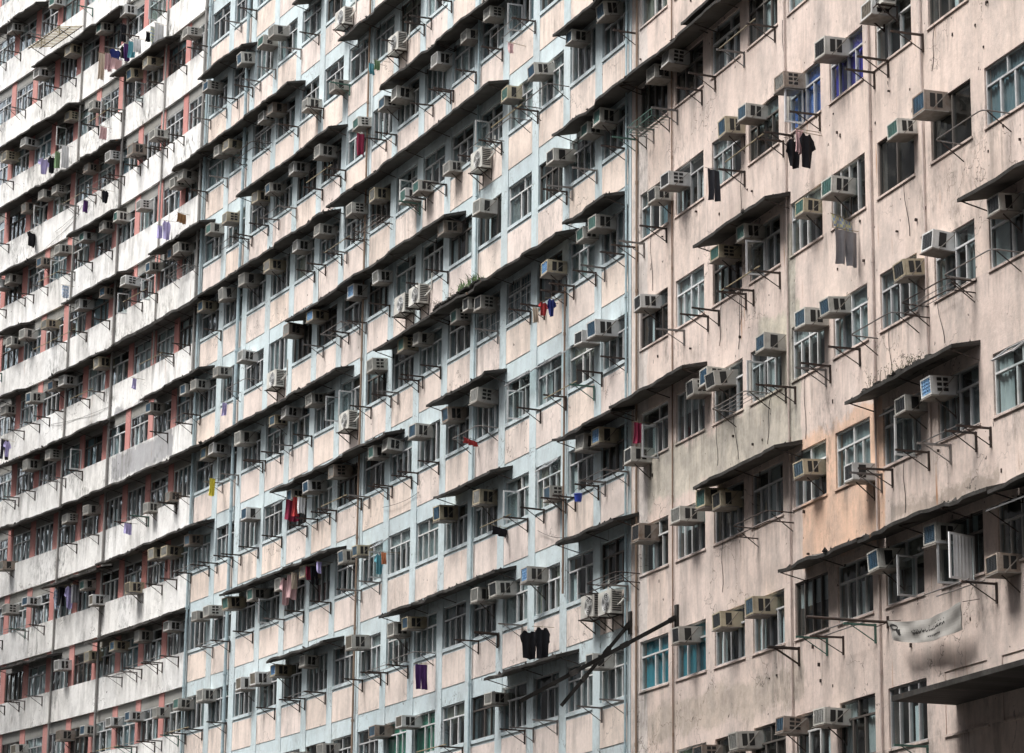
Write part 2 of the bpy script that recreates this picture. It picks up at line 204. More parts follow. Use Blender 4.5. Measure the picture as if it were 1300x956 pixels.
def plaster(name,base,grime=1.,patches=(),tint=(1,.97,.9),seed=0,mould=.5,rust=.5,rough=.85,vary=.12,base2=None):
    k=NT(name); uv=k.n('ShaderNodeUVMap').outputs[0]
    sep=k.n('ShaderNodeSeparateXYZ'); k.L(uv,sep.inputs[0]); X,Y=sep.outputs[0],sep.outputs[1]
    big=k.noise(uv,.35,5,.65,off=seed)
    col=k.mix(k.mr(big,.35,.68),base,base2 or tuple(b*t*.86 for b,t in zip(base,tint)))
    # each repainted panel differs a little
    fx=k.math('FLOOR',k.math('DIVIDE',X,2.17)); fy=k.math('FLOOR',k.math('DIVIDE',k.math('SUBTRACT',Y,ZS-.01),H))
    cb=k.n('ShaderNodeCombineXYZ'); k.L(fx,cb.inputs[0]); k.L(fy,cb.inputs[1]); cb.inputs[2].default_value=seed
    wn=k.n('ShaderNodeTexWhiteNoise',noise_dimensions='3D'); k.L(cb.outputs[0],wn.inputs[0])
    col=k.mix(k.math('MULTIPLY',wn.outputs[0],vary*2),col,(base[0]*1.0,base[1]*.95,base[2]*.86))
    # repaint patches with torn edges
    for (s0,s1,f0,f1,c,g) in patches:
        nz=k.math('MULTIPLY',k.math('SUBTRACT',k.noise(uv,1.1,8,.75,off=seed+s0),.5),1.5)
        xx=k.math('ADD',X,k.math('MULTIPLY',nz,.25)); yy=k.math('ADD',Y,nz)
        mk=k.math('MULTIPLY',k.math('MULTIPLY',k.mr(xx,min(s0,s1)-.02,min(s0,s1)+.02),k.mr(xx,max(s0,s1)-.02,max(s0,s1)+.02,1,0)),
                  k.math('MULTIPLY',k.mr(yy,zf(f0)-.08,zf(f0)+.08),k.mr(yy,zf(f1)-.08,zf(f1)+.08,1,0)))
        pc=k.mix(k.mr(k.noise(uv,2.2,6,.7,off=seed+3),.4,.65),c,tuple(v*g for v in c))
        col=k.mix(mk,col,pc)
    # fine mottling
    col=k.mix(k.mr(k.noise(uv,9,5,.7,off=seed+9),.35,.75,0,.30),col,(.5*base[0],.5*base[1],.48*base[2]),'MIX')
    # drips: tall thin streaks, heavier in some zones
    zone=k.mr(k.noise(uv,.42,4,.65,off=seed+5),.43,.66)
    st=k.noise(uv,1,6,.66,sx=2.6,sy=.30,off=seed+11)
    st2=k.noise(uv,1,4,.6,sx=9,sy=.35,off=seed+21)
    fr=k.math('FRACT',k.math('DIVIDE',k.math('SUBTRACT',Y,ZS),H))
    under=k.mr(fr,.55,1.,.35,1.)        # drip stains start at each sill and thin out below it
    drip=k.math('MULTIPLY',k.mr(st,.475,.66),k.math('MULTIPLY',k.math('ADD',k.math('MULTIPLY',zone,.85),.22),under))
    drip2=k.math('MULTIPLY',k.mr(st2,.55,.66),k.math('MULTIPLY',zone,under))
    g=k.math('MULTIPLY',k.math('MAXIMUM',drip,k.math('MULTIPLY',drip2,.7)),min(1,.75*grime))
    col=k.mix(g,col,(.085,.078,.07))
    # grey wash of soot, soft
    col=k.mix(k.mr(k.noise(uv,.9,6,.7,sx=1.6,sy=.8,off=seed+31),.45,.8,0,.55*grime),col,(.20,.19,.18))
    # mould blots
    mz=k.math('MULTIPLY',k.mr(k.noise(uv,.45,2,.5,off=seed+41),.52,.68),k.mr(k.noise(uv,3.2,8,.75,sx=1.8,sy=.8,off=seed+43),.48,.62))
    col=k.mix(k.math('MULTIPLY',mz,mould),col,(.05,.05,.045))
    # rust runs
    rz=k.math('MULTIPLY',k.mr(k.noise(uv,1,2,.5,sx=7,sy=.28,off=seed+51),.66,.72),k.mr(k.noise(uv,.6,2,.5,off=seed+53),.5,.65))
    col=k.mix(k.math('MULTIPLY',rz,rust),col,(.30,.13,.045))
    # chipped spots
    sp=k.mr(k.noise(uv,6.5,2,.5,sx=1,sy=.75,off=seed+61),.735,.75)
    col=k.mix(k.math('MULTIPLY',sp,.8),col,(.06,.05,.045))
    vo=k.n('ShaderNodeTexVoronoi',feature='DISTANCE_TO_EDGE'); vo.inputs['Scale'].default_value=.9
    wv=k.n('ShaderNodeVectorMath',operation='ADD'); k.L(uv,wv.inputs[0]); nn=k.n('ShaderNodeTexNoise'); nn.inputs['Scale'].default_value=2.5; nn.inputs['Detail'].default_value=6; k.L(uv,nn.inputs['Vector']); k.L(nn.outputs[1],wv.inputs[1]); k.L(wv.outputs[0],vo.inputs['Vector'])
    ck=k.math('MULTIPLY',k.mr(vo.outputs['Distance'],.004,.012,1,0),k.mr(k.noise(uv,.5,2,.5,off=seed+81),.55,.62))
    col=k.mix(k.math('MULTIPLY',ck,.75),col,(.09,.075,.065))
    pt=k.mr(k.noise(uv,16,3,.6,sy=.6,off=seed+91),.66,.70); col=k.mix(k.math('MULTIPLY',pt,k.mr(k.noise(uv,.8,3,.6,off=seed+93),.45,.65,.05,.7)),col,(.12,.105,.095))
    k.L(col,k.p.inputs['Base Color']); k.p.inputs['Roughness'].default_value=rough; k.p.inputs['Specular IOR Level'].default_value=.25
    b=k.n('ShaderNodeBump'); b.inputs['Strength'].default_value=.35; b.inputs['Distance'].default_value=.03
    k.L(k.noise(uv,3.5,8,.7,off=seed+71),b.inputs['Height']); k.L(b.outputs[0],k.p.inputs['Normal'])
    return k.mat
def paint(name,c,c2=None,rough=.6,scale=6,metal=0,dirt=.35,dc=(.08,.07,.06)):
    k=NT(name); tc=k.n('ShaderNodeTexCoord').outputs['Object']
    oi=k.n('ShaderNodeObjectInfo')
    v=k.n('ShaderNodeVectorMath',operation='ADD'); k.L(tc,v.inputs[0]); 
    sc_=k.n('ShaderNodeVectorMath',operation='SCALE'); k.L(oi.outputs['Location'],sc_.inputs[0]); sc_.inputs[3].default_value=3.7; k.L(sc_.outputs[0],v.inputs[1])
    col=k.mix(k.mr(oi.outputs['Random'],0,1,0,1),c,c2 or tuple(x*.8 for x in c))
    col=k.mix(k.mr(k.noise(v.outputs[0],scale,5,.65,sx=1,sy=1),.42,.72,0,dirt),col,dc)
    k.L(col,k.p.inputs['Base Color']); k.p.inputs['Roughness'].default_value=rough; k.p.inputs['Metallic'].default_value=metal
    return k.mat
PINK=(.70,.585,.525)
m_pink=plaster('pink_plaster',PINK,1.3,patches=(
    (-14.0,-9.9,-2.50,-1.50,(.74,.50,.365),.92),
    (-9.9,-.3,-1.47,-1.04,(.58,.53,.45),.7),
    (-9.9,-7.6,-1.1,-.36,(.60,.55,.45),.7),
    (-18.9,-14.3,-2.46,-2.34,(.42,.35,.30),.8),
    (-9.9,-.3,-3.47,-3.2,(.56,.47,.40),.75),
    (-9.7,-9.2,-1.45,.2,(.50,.47,.40),.45),
    (-1.0,-.1,-5,12,(.64,.58,.54),.8)),seed=2,mould=.5,rust=.9,base2=(.61,.50,.445))
m_panel=plaster('pink_panel_plaster',(.72,.63,.585),1.1,seed=13,mould=.3,rust=.45,vary=.35,base2=(.65,.56,.515))
m_blue=plaster('pale_blue_paint',(.54,.615,.635),.85,seed=23,mould=.35,rust=.3,vary=.05,base2=(.46,.55,.575))
m_white=plaster('stained_white_plaster',(.83,.825,.81),1.15,patches=((42.6,36.8,1.62,2.0,(.36,.36,.37),.9),(42.6,38.6,2.40,2.60,(.33,.33,.34),.9)),seed=33,mould=.85,rust=.6,base2=(.72,.71,.69))
m_grey=plaster('grey_beam_plaster',(.27,.27,.26),.8,seed=43,mould=.5,rust=.2)
m_red=plaster('faded_red_paint',(.47,.20,.18),.6,seed=53,mould=.2,rust=.1,vary=.05,base2=(.50,.26,.235))
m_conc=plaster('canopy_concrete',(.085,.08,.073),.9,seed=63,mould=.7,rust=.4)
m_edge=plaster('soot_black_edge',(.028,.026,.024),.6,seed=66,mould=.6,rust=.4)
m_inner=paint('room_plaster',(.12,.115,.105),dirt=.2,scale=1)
m_iron=paint('rusty_iron',(.018,.015,.014),(.032,.023,.019),.8,9,dc=(.11,.05,.025),dirt=.4)
m_irong=paint('green_iron',(.05,.13,.10),(.04,.10,.08),.7,9)
m_tube=paint('grey_steel_tube',(.10,.10,.10),(.2,.19,.18),.55,9,dc=(.12,.06,.03),dirt=.5)
m_bamboo=paint('bamboo',(.32,.26,.15),(.22,.19,.13),.7,5)
m_casing=paint('ac_casing',(.60,.59,.54),(.40,.385,.35),.55,3.5,dirt=.5,dc=(.14,.125,.10))
m_shelf=paint('shelf_metal',(.30,.28,.25),(.17,.15,.13),.7,5,dirt=.6,dc=(.10,.06,.04))
m_vent=paint('vent_dark',(.018,.017,.016),rough=.8,dirt=.1)
m_alu=paint('aluminium_frame',(.60,.61,.61),(.34,.34,.34),.5,5,dirt=.3)
m_wht=paint('white_frame',(.66,.67,.67),(.52,.52,.50),.5,4,dirt=.3)
m_brn=paint('brown_frame',(.075,.062,.055),(.11,.10,.09),.5,4)
FR={'a':m_alu,'w':m_wht,'b':m_brn}
GRL={'w':paint('grille_grey',(.34,.34,.32),(.42,.42,.40),.6,5,dirt=.45),'b':paint('grille_blue',(.08,.16,.24),(.16,.24,.30),.5,5,dirt=.5),
     'c':paint('grille_teal',(.12,.25,.23),(.17,.30,.27),.5,5),'d':paint('grille_dark',(.06,.065,.07),(.11,.12,.125),.5,5),
     'g':paint('grille_beige',(.22,.20,.17),(.3,.27,.22),.6,5),'B':paint('grille_bright_blue',(.22,.40,.62),(.30,.48,.68),.4,5,dirt=.15)}
def glassmat():
    k=NT('window_glass'); t=k.t; t.nodes.remove(k.p)
    tr=k.n('ShaderNodeBsdfTransparent'); tr.inputs[0].default_value=(.70,.79,.80,1)
    gl=k.n('ShaderNodeBsdfGlossy'); gl.inputs['Roughness'].default_value=.06; gl.inputs[0].default_value=(.9,.95,.97,1)
    tc=k.n('ShaderNodeTexCoord').outputs['Object']; oi=k.n('ShaderNodeObjectInfo')
    sc_=k.n('ShaderNodeVectorMath',operation='SCALE'); k.L(oi.outputs['Location'],sc_.inputs[0]); sc_.inputs[3].default_value=2.3
    v=k.n('ShaderNodeVectorMath',operation='ADD'); k.L(tc,v.inputs[0]); k.L(sc_.outputs[0],v.inputs[1])
    b=k.n('ShaderNodeBump'); b.inputs['Strength'].default_value=.9; b.inputs['Distance'].default_value=.035
    k.L(k.noise(v.outputs[0],1.3,2,.5,sx=1.6),b.inputs['Height']); k.L(b.outputs[0],gl.inputs['Normal'])
    ge=k.n('ShaderNodeNewGeometry'); dp=k.n('ShaderNodeVectorMath',operation='DOT_PRODUCT'); k.L(b.outputs[0],dp.inputs[0]); k.L(ge.outputs['Incoming'],dp.inputs[1])
    f=k.math('ADD',k.math('MULTIPLY',k.math('POWER',k.math('SUBTRACT',1.,k.math('MINIMUM',k.math('ABSOLUTE',dp.outputs['Value']),1.)),5.),1.5),.075)
    dz=k.n('ShaderNodeBsdfDiffuse'); dz.inputs[0].default_value=(.30,.29,.26,1)
    m1=k.n('ShaderNodeMixShader'); k.L(k.mr(k.noise(v.outputs[0],2.5,4,.7),.5,.8,.01,.16),m1.inputs[0]); k.L(tr.outputs[0],m1.inputs[1]); k.L(dz.outputs[0],m1.inputs[2])
    m2=k.n('ShaderNodeMixShader'); k.L(f,m2.inputs[0]); k.L(m1.outputs[0],m2.inputs[1]); k.L(gl.outputs[0],m2.inputs[2])
    k.L(m2.outputs[0],k.out.inputs[0]); return k.mat
m_glass=glassmat()
CL={'k':(.015,.015,.018),'dg':(.05,.052,.06),'pk':(.55,.36,.36),'yb':(.5,.5,.3),'gy':(.2,.2,.21),'be':(.5,.42,.33),'rd':(.38,.05,.05),'nb':(.03,.04,.16),'mr':(.22,.03,.06),
 'tl':(.10,.28,.33),'gn':(.16,.24,.13),'li':(.40,.36,.58),'or':(.5,.2,.1),'pu':(.07,.03,.11),'wh':(.62,.62,.62),'bw':(.30,.38,.5),'br':(.25,.14,.07),'ye':(.7,.6,.08)}
def clothmat(name,c,c2=None,check=False):
    k=NT(name); tc=k.n('ShaderNodeTexCoord').outputs['Object']
    col=k.mix(k.mr(k.noise(tc,4,3,.5),.35,.65,0,.5),c,tuple(x*.7 for x in c))
    if check:
        w=k.n('ShaderNodeTexChecker'); w.inputs['Scale'].default_value=14; k.L(tc,w.inputs[0]); col=k.mix(k.math('MULTIPLY',w.outputs[1],.7),col,check)
    k.L(col,k.p.inputs['Base Color']); k.p.inputs['Roughness'].default_value=.9; k.p.inputs['Specular IOR Level'].default_value=.1; return k.mat
CM={a:clothmat('cloth_'+a,c,check={'yb':(.12,.2,.45),'bw':(.65,.65,.65),'mr':None}.get(a)) for a,c in CL.items()}
CUR={a:clothmat('curtain_'+a,c) for a,c in {'white':(.62,.63,.62),'grey':(.26,.27,.27),'beige':(.36,.33,.27),'blue':(.08,.20,.62),'purple':(.09,.07,.48),'teal':(.08,.34,.42),
 'green':(.06,.34,.22),'slate':(.20,.27,.30),'pale':(.42,.46,.46),'floral':(.40,.45,.32),'bright':(.86,.88,.88)}.items()}  # bright: curtain on the white sash, elsewhere white standing in for reflected sky
# ------------------------------------------------------------------ setting
def ground_mat():
    k=NT('concrete_ground'); tc=k.n('ShaderNodeTexCoord').outputs['Object']
    k.L(k.mix(k.noise(tc,.4,6,.7),(.045,.045,.044),(.075,.073,.07)),k.p.inputs['Base Color']); k.p.inputs['Roughness'].default_value=.9; return k.mat
g=MB(); g.quad([(-3000,-3000,0),(3000,-3000,0),(3000,3000,0),(-3000,3000,0)])
go=link('ground',g.mesh('ground',ground_mat())); go['kind']='structure'
# ------------------------------------------------------------------ the three blocks
WW=1.72; WH=.42
SEC={'pink':dict(s=(-34,0),open=[-.55,-2.76,-4.99,-7.16,-9.46,-11.66,-14.0,-16.49,-18.78,-21.05,-23.3,-25.5],say='pink block'),
 'blue':dict(s=(0,34.85),open=[1.92+i*2.182 for i in range(16)],say='blue-framed block'),
 'red':dict(s=(34.85,64),open=[36.8+i*2.18 for i in range(11)],say='red-piered block')}
SEC['blue']['open'][-1]=34.66
ROWS=range(-5,13)
roots={}
lab={'pink':'faded pink rendered apartment block with flush piers, nearest at right','blue':'pink panelled apartment block with pale blue piers and beams, middle','red':'stained white apartment block with dusky red piers, farthest at left'}
cells=[]
for key,S in SEC.items():
    sa,sb=S['s']; root=empty('apartment_block',tuple(W((sa+sb)/2,0)),0,lab[key],'building'); roots[key]=root
    inv=root.matrix_basis.inverted() if False else Matrix.Translation(-Vector(root.location))
    S['inv']=inv
    ops=sorted(((a-WW,a) for a in S['open'])); bounds=[sa]+[x for o in ops for x in o]+[sb]
    piers=[(bounds[i],bounds[i+1]) for i in range(0,len(bounds),2)]
    mw=MB(); mats={'pink':[m_pink],'blue':[m_blue,m_panel],'red':[m_grey,m_white]}[key]
    base_d={'pink':0.,'blue':0.,'red':-.03}[key]
    mw.wall(sa,sb,0,zf(ROWS[0]),-.22,base_d,1 if key=='red' else 0)
    infill=MB()
    for r in ROWS:
        z0=zf(r+WH); z1=zf(r+1) if r<ROWS[-1] else zf(r+1)+1
        mw.wall(sa,sb,z0,z1,-.22,base_d,0)
        if key=='blue':
            for a,b in ops: mw.wall(a+.0,b-.0,zf(r+.605),zf(r+.935),base_d-.01,base_d+.014,1)
            for a,b in ops: mw.wall(a,b,zf(r+.965),zf(r+1)-.004,base_d-.01,base_d+.035,0)
        if key=='red': mw.wall(sa,sb,zf(r+.565),z1-.004,base_d-.01,.07,1)
        if key=='pink':
            for a,b in ops: mw.wall(a-.04,b+.04,zf(r+1)-.05,zf(r+1)-.006,-.1,.03,0)
        for a,b in ops:
            c=(a+b)/2; ok=vis(c,zf(r+.2),42) and not (key=='pink' and r<=-4 and b<-15)
            if ok: cells.append([key,ops.index((a,b)),r,a,b])
            else: infill.wall(a+.002,b-.002,zf(r)+.002,zf(r+WH)-.002,-.2,-.02 if r<=-4 else -.1,0)
    def addpart(name,mb,mats,kind=None):
        o=link(name,None,root); 
        for i,p in enumerate(mb.v): mb.v[i]=tuple(inv@Vector(p))
        o2=bpy.data.objects.new(name,mb.mesh(name,mats)); COL.objects.link(o2); o2.parent=root; bpy.data.objects.remove(o)
        o2.name=name
        return o2
    S['add']=addpart
    if key=='pink':
        for (a,b) in piers:
            for r in ROWS: mw.wall(a,b,zf(r),zf(r+WH),-.22,base_d,0)
    addpart('wall',mw,mats)
    addpart('blind_wall',infill,mats[-1])
    if key!='pink':
        for i,(a,b) in enumerate(piers):
            pm=MB(); big=(b-a)>1.5
            if key=='blue':
                if i==len(piers)-1: b=34.84
                pm.wall(a+.003,b-.003,zf(-5)-2,zf(13),-.21,.022,0)
            else:
                pm.wall(a+.003,b-.003,zf(-5)-2,zf(13)+.3,-.21,-.004,0)
            addpart('pier',pm,m_blue if key=='blue' else m_red)
    # rooms behind the openings
    im=MB()
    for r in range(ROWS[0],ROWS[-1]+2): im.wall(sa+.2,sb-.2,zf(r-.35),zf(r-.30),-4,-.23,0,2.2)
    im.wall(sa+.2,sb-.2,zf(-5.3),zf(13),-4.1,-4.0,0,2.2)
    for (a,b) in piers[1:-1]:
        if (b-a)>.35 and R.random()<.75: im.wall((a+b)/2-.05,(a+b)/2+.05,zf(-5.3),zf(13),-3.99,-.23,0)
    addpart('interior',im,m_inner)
    rf=MB(); rf.wall(sa,sb,zf(13)+1.0,zf(13)+1.25,-14,.1); rf.wall(sa,sb,0,zf(13)+.99,-14.1,-13.9)
    rf.wall(sa,sa+.2,0,zf(13)+.99,-13.89,-4.2); rf.wall(sb-.2,sb,0,zf(13)+.99,-13.89,-4.2)
    addpart('roof',rf,m_conc)
# ------------------------------------------------------------------ windows
def frame_variant(v,fm):
    # x 0..WW, z 0..WH*H ; outward is +y
    b=MB(); w=WW; h=WH*H; t=.035; y0,y1=-.10,-.04
    # rails
    b.box(0,w,y0,y1,0,t); b.box(0,w,y0,y1,h-t,h); b.box(0,t,y0,y1,t,h-t); b.box(w-t,w,y0,y1,t,h-t)
    tr=h*.66
    if v in (0,1,2,5): b.box(t,w-t,y0-.005,y1+.01,tr,tr+.04)
    if v in (0,5):
        for k in (1,2,3): b.box(w*k/4-.022,w*k/4+.022,y0,y1+.006,t,tr)
        b.box(w/2-.02,w/2+.02,y0,y1+.004,tr+.04,h-t)
    if v==1:
        for k in (1,2): b.box(w*k/3-.03,w*k/3+.03,y0,y1+.006,t,tr)
        b.box(w/2-.02,w/2+.02,y0,y1+.004,tr+.04,h-t)
    if v==2:
        b.box(w*.5-.03,w*.5+.03,y0,y1+.006,t,tr); b.box(w*.25-.015,w*.25+.015,y0,y1,t,tr);b.box(w*.36-.02,w*.36+.02,y0,y1+.004,tr+.04,h-t)
    if v==3:
        for k in (1,2,3): b.box(w*k/4-.025,w*k/4+.025,y0,y1+.006,t,h-t)
    if v==4:
        b.box(w*.5-.025,w*.5+.025,y0,y1+.006,t,h-t)
    if v==5:
        for k in range(1,9): b.bar((w*k/9,-.03,0.02),(w*k/9,-.03,h-.02),.009)
        for k in range(1,4): b.bar((0,-.03,h*k/4),(w,-.03,h*k/4),.009)
    return b
panemb=MB(); panemb.quad([(0.02,-.075,.02),(WW-.02,-.075,.02),(WW-.02,-.075,WH*H-.02),(.02,-.075,WH*H-.02)][::-1])
pane_me=panemb.mesh('pane',m_glass)
def curtain_mb(kind,rr):
    b=MB(); h=WH*H; spans={0:[(.05,.5)],1:[(.9,1.65)],2:[(.05,1.67)],3:[(.05,.55),(1.15,1.65)],4:[(.45,.9)],5:[(.05,1.67)],6:[(.46,.80)],7:[(.08,.38),(1.3,1.6)],8:[(.9,1.24)]}[kind]
    top=h*.97; bot=.02 if kind!=5 else h*.55
    if kind>=6:  # no curtain: flat white sheets behind the glass imitate sky reflections
        for a,c in spans: b.quad([(a,-.13,.05),(c,-.13,.05),(c,-.13,h*.62),(a,-.13,h*.62)])
        return b
    for a,c in spans:
        n=int((c-a)/.045); pr=None
        for i in range(n+1):
            x=a+(c-a)*i/n; y=-.135+.018*math.sin(i*1.9+rr)+.012*math.sin(i*.7)
            if pr: b.quad([(pr[0],pr[1],bot),(x,y,bot),(x,y,top),(pr[0],pr[1],top)])
            pr=(x,y)
    return b
wcache={};ccache={}
def wmesh(v,f):
    if (v,f) not in wcache: wcache[(v,f)]=frame_variant(v,f).mesh('window',FR[f])
    return wcache[(v,f)]
def cmesh(kd,c):
    if (kd,c) not in ccache: ccache[(kd,c)]=curtain_mb(kd,len(ccache)).mesh('curtain',CUR[c],True)
    return ccache[(kd,c)]
# cells whose curtains stand out: key, nearest s, row -> curtain, frame, variant
SPECIAL={}
def cell_at(s,fr):
    best=None
    for c in cells:
        if c[3]-.3<=s<=c[4]+.3 and c[2]-.1<=fr<=c[2]+WH+.1: 
            d=abs(s-(c[3]+c[4])/2)
            if best is None or d<best[0]: best=(d,c)
    return best[1] if best else None
for s,fr,cd in ((-10.3,1.2,(2,'blue','a',0)),(-12.6,1.2,(2,'purple','a',0)),(-14.9,.2,(None,None,'b',4)),(-17.4,.2,(None,None,'b',4)),(-19.7,.2,(2,'slate','a',1)),
  (-1.4,-2.8,(2,'teal','w',2)),(-3.6,-2.8,(2,'teal','a',1)),(1.1,-2.8,(2,'grey','w',0)),(3.2,-2.8,(2,'grey','w',0)),(16.3,-2.8,(2,'green','w',2)),(14.2,-2.8,(2,'green','w',2)),
  (-3.6,-3.8,(2,'floral','a',1)),(-12.7,-3.8,(3,'white','b',1)),(9.7,1.2,(2,'slate','a',5)),(7.5,1.2,(2,'slate','a',5))):
    c=cell_at(s,fr)
    if c: SPECIAL[(c[0],c[1],c[2])]=cd
order=sorted(cells,key=lambda c:-WW/ W((c[3]+c[4])/2,0).y)
order=sorted(cells,key=lambda c:W((c[3]+c[4])/2,0).y+abs(proj(W((c[3]+c[4])/2,zf(c[2]+.2)))[1]-478)*.001)
cnt={'pink':0,'blue':0,'red':0}; winobj={}; rest={k:MB() for k in cnt}; restg={k:MB() for k in cnt}; restc={k:MB() for k in cnt}
for key,ci,r,a,b in order:
    S=SEC[key]; rr=random.Random(hash((ci,r,len(key)))&0xffff)
    v=rr.choice([0,0,0,1,1,2,3]); f=rr.choices('awb',[6,2.2,1.8])[0]
    cu=rr.choices([None,0,1,2,3,4,5,6,7,8],[3.0,1,1.5,1.3,2,1.5,.9,1.1,.9,1.1])[0]; cc=rr.choices(['white','grey','beige','slate','pale','teal'],[3.5,2,1.5,2.5,3,.35])[0]
    if cu is not None and cu>=6: cc='bright'
    if (key,ci,r) in SPECIAL: cu,cc,f,v=SPECIAL[(key,ci,r)]
    loc=W(a,zf(r),0); rz=rot_at((a+b)/2)
    mat=Matrix.Translation(loc)@Matrix.Rotation(rz,4,'Z')
    cnt[key]+=1
    if cnt[key]<=99:
        w=link('window',wmesh(v,f),roots[key]); w.matrix_basis=S['inv']@mat
        p=link('pane',pane_me,w)
        if cu is not None: c=link('curtain',cmesh(cu,cc),w)
        winobj[(key,ci,r)]=(w,mat)
    else:
        m2=S['inv']@mat
        rest[key].append(frame_variant(v,f),m2); restg[key].append(panemb,m2)
        if cu is not None: restc[key].append(curtain_mb(cu,1.),m2)
for key in rest:
    if rest[key].v:
        mb=MB(); 
        for src,mi in ((rest[key],0),(restg[key],1),(restc[key],2)):
            src.m=[mi]*len(src.m); mb.append(src)
        o=link('far_windows',mb.mesh('far_windows',[m_alu,m_glass,CUR['pale']]),roots[key]); o['kind']='stuff'
print('WINDOWS',cnt)
# open sashes
def near_cell(s,fr):
    best=None
    for k in winobj:
        a=[c for c in cells if (c[0],c[1],c[2])==k][0]
        d=abs(s-(a[3]+a[4])/2)+2*abs(fr-(a[2]+.3))
        if best is None or d<best[0]: best=(d,k)
    return best[1]
def sash_mb(w,h,white=False):
    b=MB(); t=.04
    b.box(0,w,-.015,.015,0,t);b.box(0,w,-.015,.015,h-t,h);b.box(0,t,-.015,.015,t,h-t);b.box(w-t,w,-.015,.015,t,h-t)
    b.quad([(t,0,t),(w-t,0,t),(w-t,0,h-t),(t,0,h-t)],1)
    if white:
        pr=None
        for i in range(19):
            x=t+.05+(w-2*t-.10)*i/18; y=.022+.008*math.sin(i*1.9)
            if pr: b.quad([(pr[0],pr[1],t),(x,y,t),(x,y,h-t),(pr[0],pr[1],h-t)],2)
            pr=(x,y)
    return b
for e in SASH.split(';'):
    s,fr,k=e.split(','); s=float(s);fr=float(fr)
    kk=near_cell(s,fr); w=winobj[kk][0]
    ww,hh=(.45,.80) if k!='W' else (.70,.86)
    o=link('open_sash',sash_mb(ww,hh,k=='W').mesh('open_sash',[paint('fresh_white_frame',(.86,.86,.85),dirt=.1) if k=='W' else m_wht if R.random()<.4 else m_alu,m_glass,CUR['bright']]),w)
    if k!='W': rz=rot_at(s)+math.radians(90+R.uniform(-14,10))
    else: rz=rot_at(s)+math.radians(112)
    wm=Matrix.Translation(W(s+(.0 if k!='W' else 0),zf(fr)-hh,.0))@Matrix.Rotation(rz,4,'Z')
    o.matrix_basis=winobj[kk][1].inverted()@wm
for e in TOPH.split(';'):
    s,fr,k=e.split(','); s=float(s);fr=float(fr);n=int(k)
    kk=near_cell(s-.4,min(fr,math.floor(fr)+.3)); w=winobj[kk][0]
    for j in range(n):
        o=link('open_sash',sash_mb(.80,.42).mesh('open_sash',[m_alu,m_glass,m_alu]),w)
        wm=Matrix.Translation(W(s-.05-j*.83,zf(kk[2]+WH)-.02,-.02))@Matrix.Rotation(rot_at(s),4,'Z')@Matrix.Rotation(math.radians(-50),4,'X')@Matrix.Translation((-.8,0,-.42))
        wm=Matrix.Translation(W(s-.05-j*.83,zf(kk[2]+WH)-.02,-.02))@Matrix.Rotation(rot_at(s),4,'Z')@Matrix.Rotation(math.radians(52),4,'X')@Matrix.Translation((-.8,0,-.42))
        o.matrix_basis=winobj[kk][1].inverted()@wm
